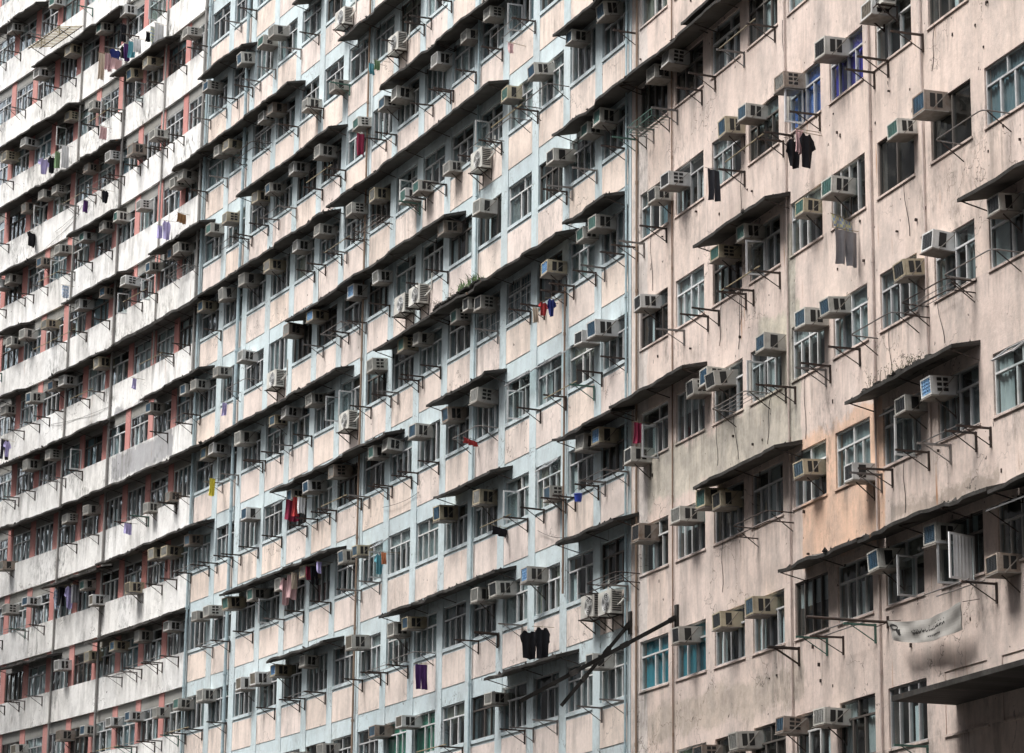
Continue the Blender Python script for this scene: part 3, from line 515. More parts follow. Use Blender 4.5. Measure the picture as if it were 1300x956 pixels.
# ------------------------------------------------------------------ canopies
def sec_of(s): return 'pink' if s<0 else ('blue' if s<34.85 else 'red')
def canopy(a,b,fr,kind=0):
    key=sec_of((a+b)/2); lo,hi=min(a,b),max(a,b)
    fr=max(.435,min(.50,fr-math.floor(fr)))+math.floor(fr)
    if fr-math.floor(fr)<.3: return
    rr=random.Random(int(lo*100)); D=.65; d0={'pink':-.03,'blue':-.02,'red':-.06}[key]
    zw=zf(fr+.062); zo=zf(fr); th=.07
    n=max(2,int((hi-lo)/.28)); top=MB()
    prev=None
    for i in range(n+1):
        s=lo+(hi-lo)*i/n
        sh=random.Random(int(s/.85)*7+int(fr*10)); dd=D+rr.uniform(-.018,.018)+sh.uniform(-.05,.05); z=zo+rr.uniform(-.012,.012)+sh.uniform(-.035,.03)
        q=[W(s,zw,d0),W(s,z,dd),W(s,z-th,dd),W(s,zw-th-.02,d0)]
        uvs=[(s,zw),(s+.3,zw-.6),(s+.3,zw-.7),(s,zw-.8)]
        if prev:
            p,pu=prev
            top.quad([p[0],p[1],q[1],q[0]],0,[pu[0],pu[1],uvs[1],uvs[0]])
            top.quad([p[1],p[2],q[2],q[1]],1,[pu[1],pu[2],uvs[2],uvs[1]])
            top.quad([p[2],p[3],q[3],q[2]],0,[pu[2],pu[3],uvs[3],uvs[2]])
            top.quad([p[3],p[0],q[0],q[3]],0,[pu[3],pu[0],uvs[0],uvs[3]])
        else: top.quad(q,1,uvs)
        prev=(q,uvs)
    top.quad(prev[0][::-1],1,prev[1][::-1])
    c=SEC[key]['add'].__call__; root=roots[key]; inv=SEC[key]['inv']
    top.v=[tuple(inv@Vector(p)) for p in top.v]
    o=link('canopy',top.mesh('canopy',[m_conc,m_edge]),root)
    db=MB()
    for i in range(int((hi-lo)*(7 if rr.random()<.6 else 2))):
        s=rr.uniform(lo,hi); u=rr.betavariate(2,1.2)*.9+.06; q0=W(s,zw+(zo-zw)*u-.03,d0+(D-d0)*u); w_=rr.uniform(.02,.09); h_=rr.uniform(.035,.095)
        q1=q0+Vector((rr.uniform(-w_,w_),rr.uniform(-w_,w_)-.03,h_)); t_=plan(s)[0]; tt=W(s+w_,q0.z,d0+(D-d0)*u)-q0; n_=W(s,0,1)-W(s,0,0)
        for a_,b_ in ((q0-tt,q0+n_*w_),(q0+n_*w_,q0+tt),(q0+tt,q0-n_*w_),(q0-n_*w_,q0-tt)): db.quad([a_,b_,q1])
    db.v=[tuple(inv@Vector(p)) for p in db.v]
    if db.v: link('litter',db.mesh('litter',m_edge),o)['kind']='stuff'
    m=max(2,int(round((hi-lo)/2.18))+1)
    for i in range(m):
        s=lo+.08+(hi-lo-.16)*i/(m-1)
        bm=MB(); A=W(s,zw-.06,d0+.01);B=W(s,zo-.06,D-.05);C=W(s,zw-.38,d0+.01)
        bm.bar(A,B,.02);bm.bar(C,A,.018);bm.bar(C,B,.014)
        bm.v=[tuple(inv@Vector(p)) for p in bm.v]
        link('bracket',bm.mesh('bracket',m_iron),o)
    return o
for a,b,fr in CAN: canopy(a,b,fr)
# ------------------------------------------------------------------ drainpipes and cables fixed to the walls
def pipe(key,s,f0,f1,r,mat,d=None,name='drainpipe'):
    b=MB(); d=d or {'pink':.02,'blue':.06,'red':.09}[key]
    b.bar(W(s,zf(f0),d+r),W(s,zf(f1),d+r),r,0,8)
    f=math.ceil(f0)
    while f<f1:
        b.bar(W(s,zf(f+.55)-.04,d+r),W(s,zf(f+.55)+.04,d+r),r*1.35,0,8); f+=1
    inv=SEC[key]['inv']; b.v=[tuple(inv@Vector(p)) for p in b.v]
    link(name,b.mesh(name,mat),roots[key])
pp=paint('pale_blue_pipe',(.36,.47,.50),(.33,.42,.45),.6,4,dirt=.4); pr_=paint('rusty_pipe',(.24,.17,.12),(.2,.13,.09),.8,4); pk_=paint('pink_pipe',(.5,.42,.38),(.45,.37,.33),.8,4)
pg_=paint('grey_pipe',(.30,.29,.27),(.2,.19,.18),.8,4)
pipe('blue',.16,-5,13,.03,pp); pipe('blue',30.86,-5,13,.06,pp); pipe('blue',10.6,-5,13,.035,pp); pipe('blue',19.6,-5,13,.035,pr_); pipe('blue',4.2,-1.9,1,.03,pr_)
pipe('blue',34.7,-5,13,.05,pp); pipe('red',42.9,-5,13,.05,pg_); pipe('red',47.3,-5,13,.04,pg_); pipe('red',35.0,2,13,.05,pg_); pipe('red',38.9,3,13,.035,pg_)
pipe('pink',-9.4+.06,-5,13,.022,pk_); pipe('pink',-13.75,-5,13,.025,pk_); pipe('pink',-2.62,-5,4,.018,pr_); pipe('pink',-.42,-5,13,.03,pr_)
pipe('pink',-16.2,-2,3,.02,pk_)
def cable(key,s0,s1,f0,f1,sag,r=.008,d=.05):
    b=MB(); n=max(6,int(abs(s1-s0)*2)); pts=[]
    for i in range(n+1):
        u=i/n; pts.append(W(s0+(s1-s0)*u,zf(f0+(f1-f0)*u)-sag*4*u*(1-u),d+.02*math.sin(i)))
    b.poly(pts,r,0,3); inv=SEC[key]['inv']; b.v=[tuple(inv@Vector(p)) for p in b.v]
    link('cable',b.mesh('cable',m_vent),roots[key])
for i in range(34):
    key=R.choice(['pink','pink','blue','red']); lo,hi={'pink':(-20,-1),'blue':(1,33),'red':(36,52)}[key]
    s=R.uniform(lo,hi); r=R.randint(-3,3) if key=='pink' else R.randint(-3,5)
    if R.random()<.45 and key!='pink': cable(key,s,s-R.uniform(2,6) if s-6>lo-1 else s+R.uniform(2,4),r+R.uniform(.5,.97),r+R.uniform(.5,.97),R.uniform(.02,.12),d={'pink':.03,'blue':.08,'red':.1}[key])
    else: cable(key,s,s+R.uniform(-.25,.25),r+.98,r+R.uniform(.45,.7),0,d={'pink':.03,'blue':.08,'red':.1}[key])
# stubs of cut-off iron in the pink wall
b=MB()
for i in range(70):
    s=R.uniform(-20.5,-.5); f=R.randint(-4,3)+R.uniform(.55,.95); z=zf(f)
    b.box(-.025,.025,0,R.uniform(.02,.07),-.03,.03) if False else b.wall(s,s+R.uniform(.02,.05),z,z+R.uniform(.03,.08),-.01,R.uniform(.01,.06),0)
b.v=[tuple(SEC['pink']['inv']@Vector(p)) for p in b.v]; o=link('iron_stubs',b.mesh('iron_stubs',m_iron),roots['pink']); o['kind']='stuff'
# ------------------------------------------------------------------ naming by place in the facade
def ordn(n): return '%d%s'%(n,'th' if 10<=n%100<=20 else {1:'st',2:'nd',3:'rd'}.get(n%10,'th'))
def col_of(s):
    key=sec_of(s); ops=sorted(SEC[key]['open'],reverse=True)
    shown=[o for o in ops if any(c[0]==key and abs(c[4]-o)<.01 for c in cells)]
    i=min(range(len(shown)),key=lambda i:abs(shown[i]-WW/2-s)); return key,i+1
def label_all(items,say):
    # items: list of (object, s, fr, adjective)
    cols={}
    for it in items: cols.setdefault(col_of(it[1]),[]).append(it)
    for (key,c),L in cols.items():
        L.sort(key=lambda t:proj(W(t[1],zf(t[2]),.5))[1])
        for i,(o,s,fr,adj) in enumerate(L):
            o['label']='%s, %s from top in %s window column from left, %s'%((adj+' '+say).strip(),ordn(i+1),ordn(c),SEC[key]['say'])
# ------------------------------------------------------------------ window air conditioners
AW,AH,AD=.48,.36,.50
def rbox(b,x0,x1,y0,y1,z0,z1,m=0,r=.012):
    # box with chamfered vertical edges
    P=[(x0+r,y0),(x1-r,y0),(x1,y0+r),(x1,y1-r),(x1-r,y1),(x0+r,y1),(x0,y1-r),(x0,y0+r)]
    n=len(P)
    for i in range(n):
        a,c=P[i],P[(i+1)%n]; b.quad([(a[0],a[1],z0),(c[0],c[1],z0),(c[0],c[1],z1),(a[0],a[1],z1)],m)
    b.quad([(p[0],p[1],z1) for p in P],m); b.quad([(p[0],p[1],z0) for p in P[::-1]],m)
cas=MB(); rbox(cas,0,AW,-.12,AD-.04,0,AH)
cas.box(0,AW,AD-.04,AD,0,.03);cas.box(0,AW,AD-.04,AD,AH-.03,AH);cas.box(0,.03,AD-.04,AD,.03,AH-.03);cas.box(AW-.03,AW,AD-.04,AD,.03,AH-.03)
ac_cases=[cas.mesh('casing',m) for m in (m_casing,m_casing,paint('ac_casing_yellowed',(.50,.44,.31),(.38,.33,.24),.6,3,dirt=.65,dc=(.14,.10,.06)),paint('ac_casing_pale',(.68,.68,.66),(.55,.55,.53),.5,3,dirt=.35),paint('ac_casing_rusty',(.36,.31,.26),(.25,.21,.18),.7,4,dirt=.8,dc=(.13,.07,.035)))]
vs=[]
for kind in range(3):
    v=MB()
    if kind==0:
        for y0,y1 in ((.12,.23),(.27,.38)): v.box(-.004,.001,y0,y1,.05,AH-.05)
    elif kind==1:
        for y0 in (.14,.27):
            for k in range(3): v.box(-.004,.001,y0,y0+.1,.06+k*.1,.06+k*.1+.065)
    else:
        v.box(-.004,.001,.2,.36,.04,AH-.04)
    vs.append(v.mesh('side_vent',m_vent))
gm={}
for kd in GRL:
    v=MB(); v.box(.03,AW-.03,AD-.03,AD-.022,.03,AH-.03)
    nsl=9 if kd!='B' else 5
    for k in range(nsl): 
        z=.05+(AH-.1)*k/(nsl-1); v.box(.035,AW-.035,AD-.022,AD-.006,z-.004,z+.004)
    for k in range(1,4): v.box(.03+(AW-.06)*k/4-.004,.03+(AW-.06)*k/4+.004,AD-.022,AD-.004,.03,AH-.03)
    gm[kd]=v.mesh('front_grille',GRL[kd])
v=MB(); P=[(-.03,.0,-.005),(-.03,AD+.015,-.02),(AW+.03,AD+.015,-.02),(AW+.03,.0,-.005)]
v.quad(P);v.quad([(a,b_,c-.02) for a,b_,c in P][::-1])
for i in range(4):
    a,c=P[i],P[(i+1)%4]; v.quad([a,(a[0],a[1],a[2]-.02),(c[0],c[1],c[2]-.02),c])
shelf=v.mesh('shelf',m_shelf)
v=MB(); v.bar((-.03,AD-.12,-.04),(-.03,.02,AH*.95),.011); strap=v.mesh('strap',m_shelf)
v=MB()
for x in (.05,): v.bar((x,.0,-.42),(x,AD-.1,-.07),.014); v.bar((x,.01,-.45),(x,.01,-.05),.014)
strut=v.mesh('strut',m_iron)
items=[]
AL=[(float(s),float(f),k) for s,f,k in (e.split(',') for e in AC.split(';'))]
# the storey under the photograph's lower edge
for c in cells:
    s=c[4]; z=zf(c[2]+.38); x,y=proj(W(s,z,.5))
    if y>872 and y<985 and R.random()<.7: AL.append((s+R.uniform(-.1,.25),c[2]+R.uniform(.36,.41),R.choice('wwbcdg')))
SAY={'w':'grey-fronted','b':'blue-fronted','c':'teal-fronted','d':'dark-fronted','g':'grimy beige','B':'bright blue fronted'}
for s,fr,k in AL:
    if abs(fr-math.floor(fr)-.4)>.12 and not (fr-math.floor(fr)<.3): fr=math.floor(fr)+.40
    rr=random.Random(int(s*977+fr*31)); sz=rr.uniform(.93,1.06)
    if (abs(s+10.35)<.4 and abs(fr+2.6)<.25): sz=1.15
    o=empty('air_conditioner',W(s-AW*sz,zf(fr)-AH*sz,{'pink':0,'blue':.0,'red':0}[sec_of(s)]+rr.uniform(-.05,.02)),rot_at(s)+rr.uniform(-.04,.04),None,'air conditioner','air conditioners hung outside the windows')
    o.scale=(sz*rr.uniform(.9,1.15),sz*rr.uniform(.92,1.12),sz*rr.uniform(.88,1.1)); o.rotation_euler.x=rr.gauss(-.02,.035); o.rotation_euler.y=rr.gauss(0,.02)
    link('casing',rr.choices(ac_cases,[3,2,1.6,1.8,1.3])[0],o);link('front_grille',gm[k],o);link('side_vent',vs[rr.choice([0,0,0,1,2])],o);link('shelf',shelf,o);link('strap',strap,o)
    if rr.random()<.25 or fr-math.floor(fr)<.3: link('strut',strut,o)
    items.append((o,s,fr,SAY[k]))
label_all(items,'air conditioner')
# ------------------------------------------------------------------ outdoor condensers
cb=MB(); rbox(cb,0,.82,.06,.38,0,.58,0,.02)
cfan=MB()
for rad in (.05,.1,.15,.2,.235):
    pts=[(.30+rad*math.cos(t*math.pi/10),.392,.29+rad*math.sin(t*math.pi/10)) for t in range(21)]; cfan.poly(pts,.007,0,3)
for t in range(8): cfan.bar((.30,.392,.29),(.30+.235*math.cos(t*math.pi/4),.392,.29+.235*math.sin(t*math.pi/4)),.006,0,3)
cdk=MB(); cdk.quad([(.30+.225*math.cos(-t*math.pi/12),.384,.29+.225*math.sin(-t*math.pi/12)) for t in range(24)])
clv=MB()
for t in range(9): clv.box(-.012,.0,.10,.34,.06+t*.055,.085+t*.055)
cbk=MB()
for x in (.1,.72): cbk.bar((x,0,-.02),(x,.48,-.02),.02);cbk.bar((x,.01,-.35),(x,.01,-.02),.02);cbk.bar((x,.01,-.33),(x,.42,-.04),.016)
cbk.bar((.05,.1,-.02),(.78,.1,-.02),.015);cbk.bar((.05,.44,-.02),(.78,.44,-.02),.015)
chs=MB(); chs.poly([(.02,.2,.2),(-.10,.18,.22),(-.16,.05,.4),(-.16,.03,.9)],.025,0,6)
ms=[cb.mesh('casing',m_casing),cfan.mesh('fan_guard',m_wht),cdk.mesh('fan_opening',m_vent),clv.mesh('side_louvre',m_vent),cbk.mesh('wall_bracket',m_iron),chs.mesh('hose',m_casing)]
items=[]
for e in COND.split(';'):
    s,fr=map(float,e.split(','))
    o=empty('outdoor_condenser',W(s-.82,zf(fr)-.58),rot_at(s),None,'condenser unit','large outdoor condensers')
    for m in ms: link(m.name.split('.')[0],m,o)
    items.append((o,s,fr,'large boxy'))
label_all(items,'condenser unit')
# ------------------------------------------------------------------ clothes racks
def rack_arm(L=.72,hk=False):
    b=MB(); b.box(-.02,.02,0,L,-.02,.02); b.box(-.022,.022,-.0,.035,-.36,.03); b.bar((0,.02,-.33),(0,L*.78,-.015),.012)
    if hk:
        for k in range(5): b.bar((0,.15+k*.12,.02),(0,.15+k*.12,.07),.007)
    return b
racks=[rack_arm().mesh('arm',m_iron),rack_arm(.66,True).mesh('arm',m_iron),rack_arm(.7).mesh('arm',m_tube),rack_arm(.7).mesh('arm',m_irong)]
b=MB(); b.bar((-.25,.60,.04),(1.9,.62,.04),.017,0,6); pole1=b.mesh('pole',m_bamboo)
b=MB(); b.bar((-.1,.30,.035),(1.8,.32,.035),.013,0,6);b.bar((-.1,.62,.035),(1.8,.6,.035),.013,0,6); pole2=b.mesh('pole',m_tube)
def hoop(zoff,n=1):
    b=MB(); L=1.95
    for k in range(n):
        z=zoff-k*.22; y=.62-.05*k
        b.poly([(0,0,z),(0,y-.12,z+.01),(.04,y-.03,z+.01),(.14,y,z+.01),(L-.14,y,z+.01),(L-.04,y-.03,z+.01),(L,y-.12,z+.01),(L,0,z)],.015,0,6)
    return b
hp=[hoop(.06,1).mesh('tube_frame',m_tube),hoop(.1,2).mesh('tube_frame',m_iron),hoop(.05,1).mesh('tube_frame',m_tube)]
b=MB()
for x in (.02,1.93): b.bar((x,.01,-.3),(x,.5,.05),.012)
hbr=b.mesh('brace',m_iron)
b=MB()
for k in range(1,4): b.bar((0,.15*k,.07),(1.95,.15*k,.07),.008)
hw=b.mesh('wire',m_tube)
items=[]
RL=[(float(s),float(f),k) for s,f,k in (e.split(',') for e in RACK.split(';'))]
for c in cells:
    s=c[3]; z=zf(c[2]-.05); x,y=proj(W(s,z,.3))
    if y>872 and y<985 and R.random()<.6: RL.append((s,c[2]-.05,''))
for s,fr,k in RL:
    f2=math.floor(fr+.5)
    rr=random.Random(int(s*531+fr*77))
    fr=max(f2-.11,min(f2-.02,fr))
    key=sec_of(s)
    o=empty('clothes_rack',W(s,zf(fr),{'pink':0,'blue':.045,'red':.07}[key]),rot_at(s+.8),None,'clothes rack','iron clothes racks under the windows')
    if k=='h':
        i=rr.choice([0,1,2]); link('tube_frame',hp[i],o); link('brace',hbr,o)
        if rr.random()<.5: link('wire',hw,o)
        items.append((o,s,fr,'looped tube'))
    else:
        i=rr.choices([0,1,2,3],[5,3,2,.6])[0]
        link('arm',racks[i],o); 
        if rr.random()<.55: a2=link('arm',racks[rr.choice([0,i,2])],o); a2.location=(rr.uniform(1.35,1.75),0,rr.uniform(-.02,.02)); a2.rotation_euler.z=rr.uniform(-.12,.12)
        q=rr.random()
        if q<.12: link('pole',pole1,o)
        elif q<.25: link('pole',pole2,o)
        items.append((o,s,fr,['plain iron','hooked iron','grey steel','green painted'][i]+' bracket'))
label_all(items,'clothes rack')
# ------------------------------------------------------------------ washing
def cloth(kind,w,h,seed):
    rr=random.Random(seed); n=14; cols=[]
    for i in range(n+1):
        u=i/n; x=u*w
        if kind=='towel': t,bz=0,-h*(1-.04*math.sin(u*5+seed))
        elif kind=='shirt':
            e=min(u,1-u)
            if e<.2: t=-.16*h*(1-e/.2)*1.0-.02*h; bz=-h*(.42+.1*e/.2)
            else: t=-.02*h+(.03*h if e<.36 else -.035*h); bz=-h*(1-.03*math.sin(u*9))
        else:
            t=0; bz=-h*(.97 if abs(u-.5)>.07 else .38)
        cols.append((x,t,bz))
    b=MB(); nz=8; th=.012
    ph=rr.uniform(0,6); k1=rr.uniform(9,15)
    def pt(i,j,o): 
        x,t,bz=cols[i]; v=j/nz; z=t+(bz-t)*v
        y=(.012+.035*v)*math.sin(k1*x/w*1.2+ph+1.3*v)+.02*math.sin(3.1*v+ph)*v
        return (x+.02*math.sin(4*v+ph)*v,y+o,z)
    for o,fl in ((th/2,0),(-th/2,1)):
        for i in range(n):
            if kind=='shirt' and i in (2,n-3) : pass
            for j in range(nz):
                q=[pt(i,j,o),pt(i+1,j,o),pt(i+1,j+1,o),pt(i,j+1,o)]
                b.quad(q if fl else q[::-1])
    for j in range(nz):
        for i in (0,n): b.quad([pt(i,j,th/2),pt(i,j+1,th/2),pt(i,j+1,-th/2),pt(i,j,-th/2)])
    for i in range(n):
        for j in (0,nz): b.quad([pt(i,j,th/2),pt(i+1,j,th/2),pt(i+1,j,-th/2),pt(i,j,-th/2)])
    return b
for i,(s,fr,w,h,c,kind,lb) in enumerate(GARM):
    turn=90+R.uniform(8,20) if w<=.62 else 125
    rz=rot_at(s)+math.radians(turn)+math.pi
    z=zf(fr)
    o=empty('hanging_'+kind,W(s,z,.62),rz,lb,kind if kind!='towel' else 'hanging cloth','washing hung outside the windows')
    link('cloth',cloth(kind,w,h,i*1.7).mesh('cloth',CM[c],True),o)
    b=MB(); b.poly([(w*.5,0,.0),(w*.5,0,.05),(w*.53,0,.07)],.006,0,4); 
    # peg line from the wall out past the cloth
    Lw=.66/max(.5,math.cos(math.radians(turn-90))); b.bar((-.06,0,.012),(Lw,0,.05),.008,0,5)
    link('hanger',b.mesh('hanger',m_bamboo if i%3 else m_tube),o)
# ------------------------------------------------------------------ banner, poles, stays
def P3(t): return W(t[0],zf(t[1]),t[2])
o0=P3(BAN[0]); ban=empty('banner',o0,0,'grey cloth banner with rubbed black script sagging under casement windows','banner')
def bp(u,v,off=0):
    top=P3(BAN[0]).lerp(P3(BAN[1]),u); bot=P3(BAN[3]).lerp(P3(BAN[2]),u)
    sag=.16*4*u*(1-u); top=top-Vector((0,0,sag*.9)); bot=bot-Vector((0,0,sag*.75))
    p=top.lerp(bot,v); n=(W(-16,0,1)-W(-16,0,0))
    return p+n*(.045*math.sin(9*u+1.0*v)+.02*math.sin(21*u-1.6*v)+.008*math.sin(13*u+9*v)+off)-o0
b=MB(); n1,n2=48,10
for fl,off in ((0,.008),(1,-.008)):
    for i in range(n1):
        for j in range(n2):
            q=[bp(i/n1,j/n2,off),bp((i+1)/n1,j/n2,off),bp((i+1)/n1,(j+1)/n2,off),bp(i/n1,(j+1)/n2,off)]; b.quad(q if fl else q[::-1])
link('cloth',b.mesh('cloth',clothmat('banner_cloth',(.36,.345,.32)),True),ban)
b=MB(); rr=random.Random(5)
def stroke(us,r=.006): b.poly([bp(u,v,.012) for u,v in us],r,0,4)
u=.30
while u<.80:
    wv=rr.uniform(.012,.03); y=.46-.10*(u-.3)
    stroke([(u,y+rr.uniform(-.06,.02)),(u+wv*.4,y+.10),(u+wv,y+rr.uniform(-.02,.08)),(u+wv*1.3,y+rr.uniform(.02,.1))],.007)
    if rr.random()<.45: stroke([(u+wv*.5,y-.16),(u+wv*.8,y-.14)],.008)
    u+=wv*1.5+.004
u=.50
while u<.72:
    stroke([(u,.75),(u+.01,.80),(u+.02,.74)],.005); u+=.03
for k in range(5): stroke([(.12+.006*k,.42+.05*k),(.17,.40+.06*k)],.012)
stroke([(.10+.05*math.cos(t*.5),.28+.13*math.sin(t*.5)) for t in range(14)],.010)
link('lettering',b.mesh('lettering',m_vent),ban)
b=MB(); n0=P3(BAN[0])-o0; b.poly([Vector((0,0,0)),W(BAN[0][0]+.05,zf(BAN[0][1]+.01),.02)-o0],.008); b.poly([P3(BAN[1])-o0,W(BAN[1][0]-.1,zf(BAN[1][1]+.02),.02)-o0],.008)
link('tie',b.mesh('tie',m_iron),ban)
a=P3(ROD[0]); po=empty('flag_pole',a,0,'bare black pole jutting out left of the sagging grey banner','pole')
b=MB(); b.bar((0,0,0),P3(ROD[1])-a,.03,0,8); link('shaft',b.mesh('shaft',m_iron),po)
b=MB(); b.bar(W(ROD[0][0],a.z-.12,.01)-a,W(ROD[0][0],a.z+.12,.01)-a,.04); b.bar(Vector((0,0,0)),W(ROD[0][0],a.z-.10,.25)-a,.012); link('socket',b.mesh('socket',m_iron),po)
a=P3(STRUT[0]); st=empty('sign_stay',a,0,'crossed heavy black steel stays at the bottom, over pale blue pier','steel stays')
q1=P3(STRUT[1]);q3=P3(STRUT[3]);a2=P3(STRUT[2])
for s_,e_ in ((a,a+(q1-a)*1.25),(a2,a2+(q3-a2)*1.35)):
    b=MB(); b.bar(s_-a,e_-a,.062,0,4)
    for u_ in (.02,.33,.66): c_=s_.lerp(e_,u_)-a; d_=(e_-s_).normalized()*.1; b.bar(c_-d_,c_+d_,.085,0,4); link('stay',b.mesh('stay',m_edge),st)
b=MB(); b.box(-.07,.07,-.02,.06,-.25,.3); 
for t in (STRUT[0],STRUT[2]):
    mm=Matrix.Translation(W(t[0],zf(t[1]),.0)-a)@Matrix.Rotation(rot_at(t[0]),4,'Z'); b2=MB().append(b,mm); link('wall_plate',b2.mesh('wall_plate',m_edge),st)
# ------------------------------------------------------------------ plants rooted on canopies
leafm=paint('grass_green',(.045,.10,.02),(.06,.12,.025),.7,8); drym=paint('dry_stalk',(.06,.05,.035),(.09,.08,.04),.8,8)
PLAB=['left green tuft growing on the middle canopy','right-hand green tuft on the middle canopy','dry dark weeds left of the green tufts on the middle canopy','tall dry stalks on the ragged canopy at right','mid dry stalks on the ragged canopy at right','lowest dry weeds on the ragged canopy at right','leftmost dry weeds on the middle canopy','topmost dry stalks on the ragged canopy at right']
for i,t in enumerate(PLANT):
    fr=math.floor(t[1])+.5; org=W(t[0],zf(fr+.012),.45); green=i in (0,1); rr=random.Random(i)
    p=empty('weed_tuft' if green else 'dry_weed',org,rot_at(t[0]),PLAB[i],'plant','plants rooted on the canopies')
    b=MB()
    for k in range(55 if green else 13):
        x=rr.gauss(0,.2 if green else .28); y=rr.uniform(-.2,.2); hh=rr.uniform(.1,.34 if green else .3); dx=rr.gauss(0,.25)*hh;dy=rr.gauss(.15,.3)*hh; w_=.012 if green else .006
        p0=Vector((x,y,0));p1=p0+Vector((dx*.4,dy*.4,hh*.6));p2=p0+Vector((dx*1.2,dy*1.2,hh*(.85)))
        sd=Vector((w_,w_*.5,0))
        b.quad([p0-sd,p0+sd,p1+sd,p1-sd]); b.quad([p1-sd,p1+sd,p2+sd*.2,p2-sd*.2])
        if not green:
            for q in range(3): c=p1+Vector((rr.uniform(-.05,.05),rr.uniform(-.05,.05),rr.uniform(-.03,.08))); b.quad([c,c+Vector((.02,.01,.005)),c+Vector((.025,.0,.03)),c+Vector((0,0,.02))])
    link('leaves',b.mesh('leaves',leafm if green else drym),p)
    b=MB()
    for k in range(14): x=rr.gauss(0,.3); b.box(x-.05,x+.05,rr.uniform(-.2,0),rr.uniform(.05,.17),-.03,rr.uniform(.01,.05))
    link('soil_clump',b.mesh('soil_clump',m_edge),p)
# ------------------------------------------------------------------ caged shelf, basket, bucket, bamboo awning
def local(name,lb,cat,s,fr,d=0):
    return empty(name,W(s,zf(fr),d),rot_at(s),lb,cat)
o=local('caged_shelf','black and green wire cage shelf under windows right of the pale blue pier','cage shelf',-2.3,.96+1-.02)
o.location=W(-2.45,zf(1.94),0)
b=MB()
for k in range(9): b.bar((k*.2,0,-.02),(k*.2,.5,-.02),.008); b.bar((k*.2,.5,-.02),(k*.2,.5,.16),.008)
b.bar((0,.5,.16),(1.6,.5,.16),.01);b.bar((0,.5,-.02),(1.6,.5,-.02),.01);b.bar((0,0,.16),(0,.5,.16),.01);b.bar((1.6,0,.16),(1.6,.5,.16),.01)
link('basket',b.mesh('basket',m_irong),o)
b=MB()
for x in (.05,1.5): b.bar((x,.01,-.35),(x,.45,-.03),.015); b.bar((x,.01,-.38),(x,.01,0),.015)
link('bracket',b.mesh('bracket',m_iron),o)
bk=paint('blue_plastic',(.02,.05,.35),(.02,.05,.35),.4,4,dirt=.1)
def lathe(prof,n=14,m=0):
    b=MB()
    for (r0,z0),(r1,z1) in zip(prof,prof[1:]):
        for k in range(n):
            a,c=2*math.pi*k/n,2*math.pi*(k+1)/n
            b.quad([(r0*math.cos(a),r0*math.sin(a),z0),(r0*math.cos(c),r0*math.sin(c),z0),(r1*math.cos(c),r1*math.sin(c),z1),(r1*math.cos(a),r1*math.sin(a),z1)],m)
    return b
BKT=(2.35,-2.03)
o=empty('plastic_bucket',W(2.35,zf(-1.05)-.36,.45),0,'small deep blue plastic bucket hung from an iron bracket','bucket')
link('bucket_body',lathe([(0,0),(.08,0),(.105,.19),(.115,.19),(.11,.205),(.097,.19),(.075,.015),(0,.015)]).mesh('bucket_body',bk,True),o)
b=MB(); b.poly([(.105*math.cos(t*math.pi/10),0,.19+.16*math.sin(t*math.pi/10)) for t in range(11)],.007); link('handle',b.mesh('handle',m_tube),o)
o=local('slatted_awning','worn slatted bamboo awning over a window in the upper left corner','awning',47.5,8.62)
b=MB()
for k in range(14): b.bar((k*.22,0,.30),(k*.22,1.25,-.02),.022,0,5)
link('slats',b.mesh('slats',m_bamboo),o)
b=MB()
for y in (.2,.7,1.2): b.bar((-.1,y,.24-.24*y),(3.0,y,.24-.24*y),.02)
for x in (.1,2.8): b.bar((x,.0,-.5),(x,1.1,-.02),.018)
link('support',b.mesh('support',m_iron),o)
o=local('sheet_awning','dark sheet metal awning flap propped over a window at right edge','awning',-19.5,-2.66)
b=MB(); P=[(0,0,.18),(0,.62,-.10),(-2.0,.62,-.10),(-2.0,0,.18)]
b.quad(P);b.quad([(x,y,z-.02) for x,y,z in P][::-1])
for i in range(4): a_,c_=P[i],P[(i+1)%4]; b.quad([a_,(a_[0],a_[1],a_[2]-.02),(c_[0],c_[1],c_[2]-.02),c_])
for k in range(5): b.bar((-k*.5,0,.19),(-k*.5,.62,-.09),.012)
link('sheet',b.mesh('sheet',paint('weathered_sheet',(.12,.125,.125),(.12,.12,.12),.6,4)),o)
b=MB(); b.bar((-.05,.6,-.1),(-.05,0,-.45),.012);b.bar((-1.95,.6,-.1),(-1.95,0,-.45),.012);link('stay',b.mesh('stay',m_iron),o)
# ------------------------------------------------------------------ low wide canopy over the shopfronts under the pink block
def lowcan(key,s0,s1,fr,D):
    b=MB(); inv=SEC[key]['inv']; b.wall(s0,s1,zf(fr),zf(fr)+.10,-.02,D); b.v=[tuple(inv@Vector(p)) for p in b.v]
    o=link('shop_canopy',b.mesh('shop_canopy',m_edge),roots[key]); return o
lowcan('pink',-33,-16.9,-3.82,1.3)
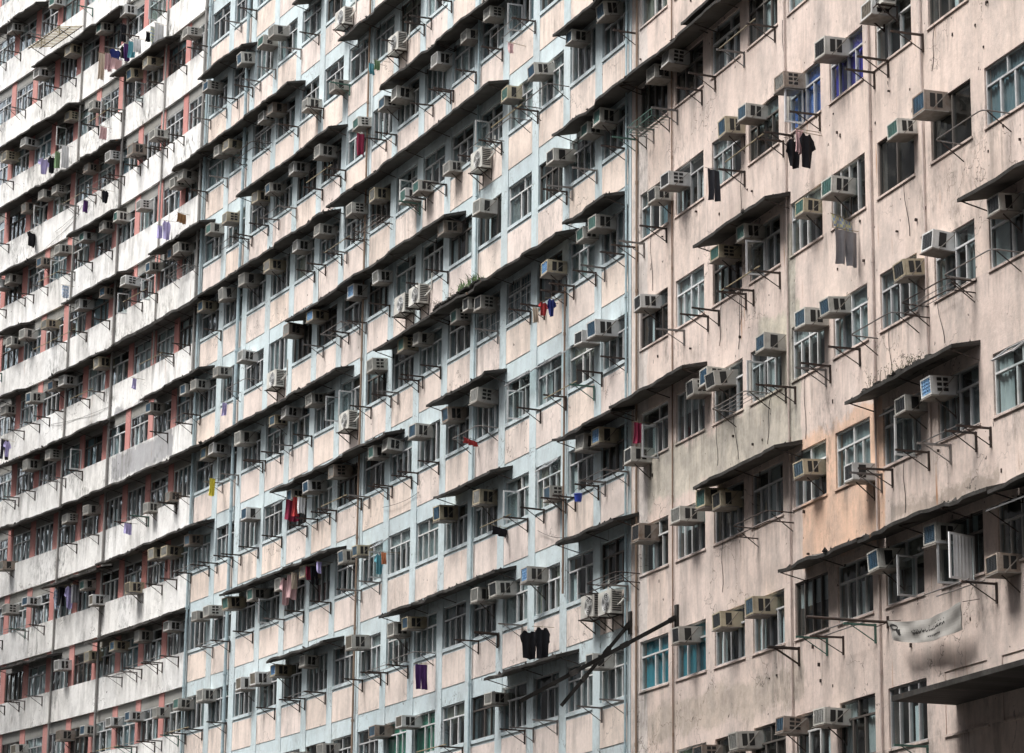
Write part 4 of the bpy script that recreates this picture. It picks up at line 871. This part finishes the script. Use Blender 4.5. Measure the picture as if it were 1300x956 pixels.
# ------------------------------------------------------------------ unseen blocks added to shade the lower storeys and darken reflections in the glass
def facing(name,p0,p1,h,lb,base):
    p0=Vector(p0);p1=Vector(p1);L=(p1-p0).length;ang=math.atan2((p1-p0).y,(p1-p0).x)
    o=empty(name,(p0.x,p0.y,0),ang,lb,'building')
    b=MB(); T=12
    b.box(0,L,-T,0,0,h); 
    o1=link('wall',b.mesh('wall',base),o)
    w=MB(); f=MB()
    n=int(L/2.4)
    for r in range(int(h/2.8)-1):
        f.box(-.02,L+.02,0,.08,2.9+r*2.8,3.0+r*2.8)
        for i in range(n):
            w.box(.5+i*2.4,2.2+i*2.4,.002,.02,3.9+r*2.8,5.1+r*2.8)
    q=link('window_band',w.mesh('window_band',paint('dark_pane',(.05,.06,.065),(.05,.06,.06),.15)),o); q['kind']='stuff'
    link('ledge',f.mesh('ledge',m_conc),o)
    return o
m_face=paint('weathered_render',(.17,.16,.155),(.17,.16,.155),.9,.5,dirt=.4)
facing('added_facing_block',(-30,-30),(-45,74),64,'unseen grey slab added across the courtyard to shade the lower storeys',m_face)
facing('added_facing_block',(-60,88),(-60,136),68,'unseen broad tower added across the courtyard, second along, to darken window reflections',m_face)
facing('added_facing_block',(-62,150),(-62,196),74,'unseen tall tower added across the courtyard, third along, to darken window reflections',m_face)
facing('added_facing_block',(-62,212),(-60,290),64,'unseen long tower added across the courtyard, farthest along, to darken window reflections',m_face)
facing('added_facing_block',(48,-40),(-34,-40),46,'unseen grey tower added behind the viewer to darken the canopy undersides',m_face)
# ------------------------------------------------------------------ light
w=bpy.data.worlds.new('World'); sc.world=w; w.use_nodes=True; nt=w.node_tree
sky=nt.nodes.new('ShaderNodeTexSky'); sky.sky_type='NISHITA'; sky.sun_disc=False; sky.sun_elevation=math.radians(62); sky.sun_rotation=math.radians(250); sky.dust_density=4; sky.air_density=1.2
hs=nt.nodes.new('ShaderNodeHueSaturation'); hs.inputs['Saturation'].default_value=.3
nt.links.new(sky.outputs[0],hs.inputs['Color']); bg=nt.nodes['Background']; nt.links.new(hs.outputs[0],bg.inputs[0]); bg.inputs[1].default_value=.13
sl=bpy.data.lights.new('sun','SUN'); sl.energy=1.5; sl.angle=math.radians(24); sl.color=(1,.98,.955)
so=bpy.data.objects.new('sun',sl); COL.objects.link(so)
az=math.radians(250); el=math.radians(62)   # compass-like: sun_rotation measured from +Y towards +X
dirv=Vector((math.sin(az)*math.cos(el),math.cos(az)*math.cos(el),math.sin(el)))
so.rotation_euler=dirv.to_track_quat('Z','Y').to_euler()
sc.view_settings.view_transform='Standard'; sc.view_settings.look='None'; sc.view_settings.exposure=1.66; sc.view_settings.gamma=1
sc.cycles.max_bounces=6; sc.cycles.transparent_max_bounces=8; sc.cycles.use_denoising=True
sc.cycles.diffuse_bounces=3; sc.cycles.glossy_bounces=2; sc.cycles.caustics_reflective=False
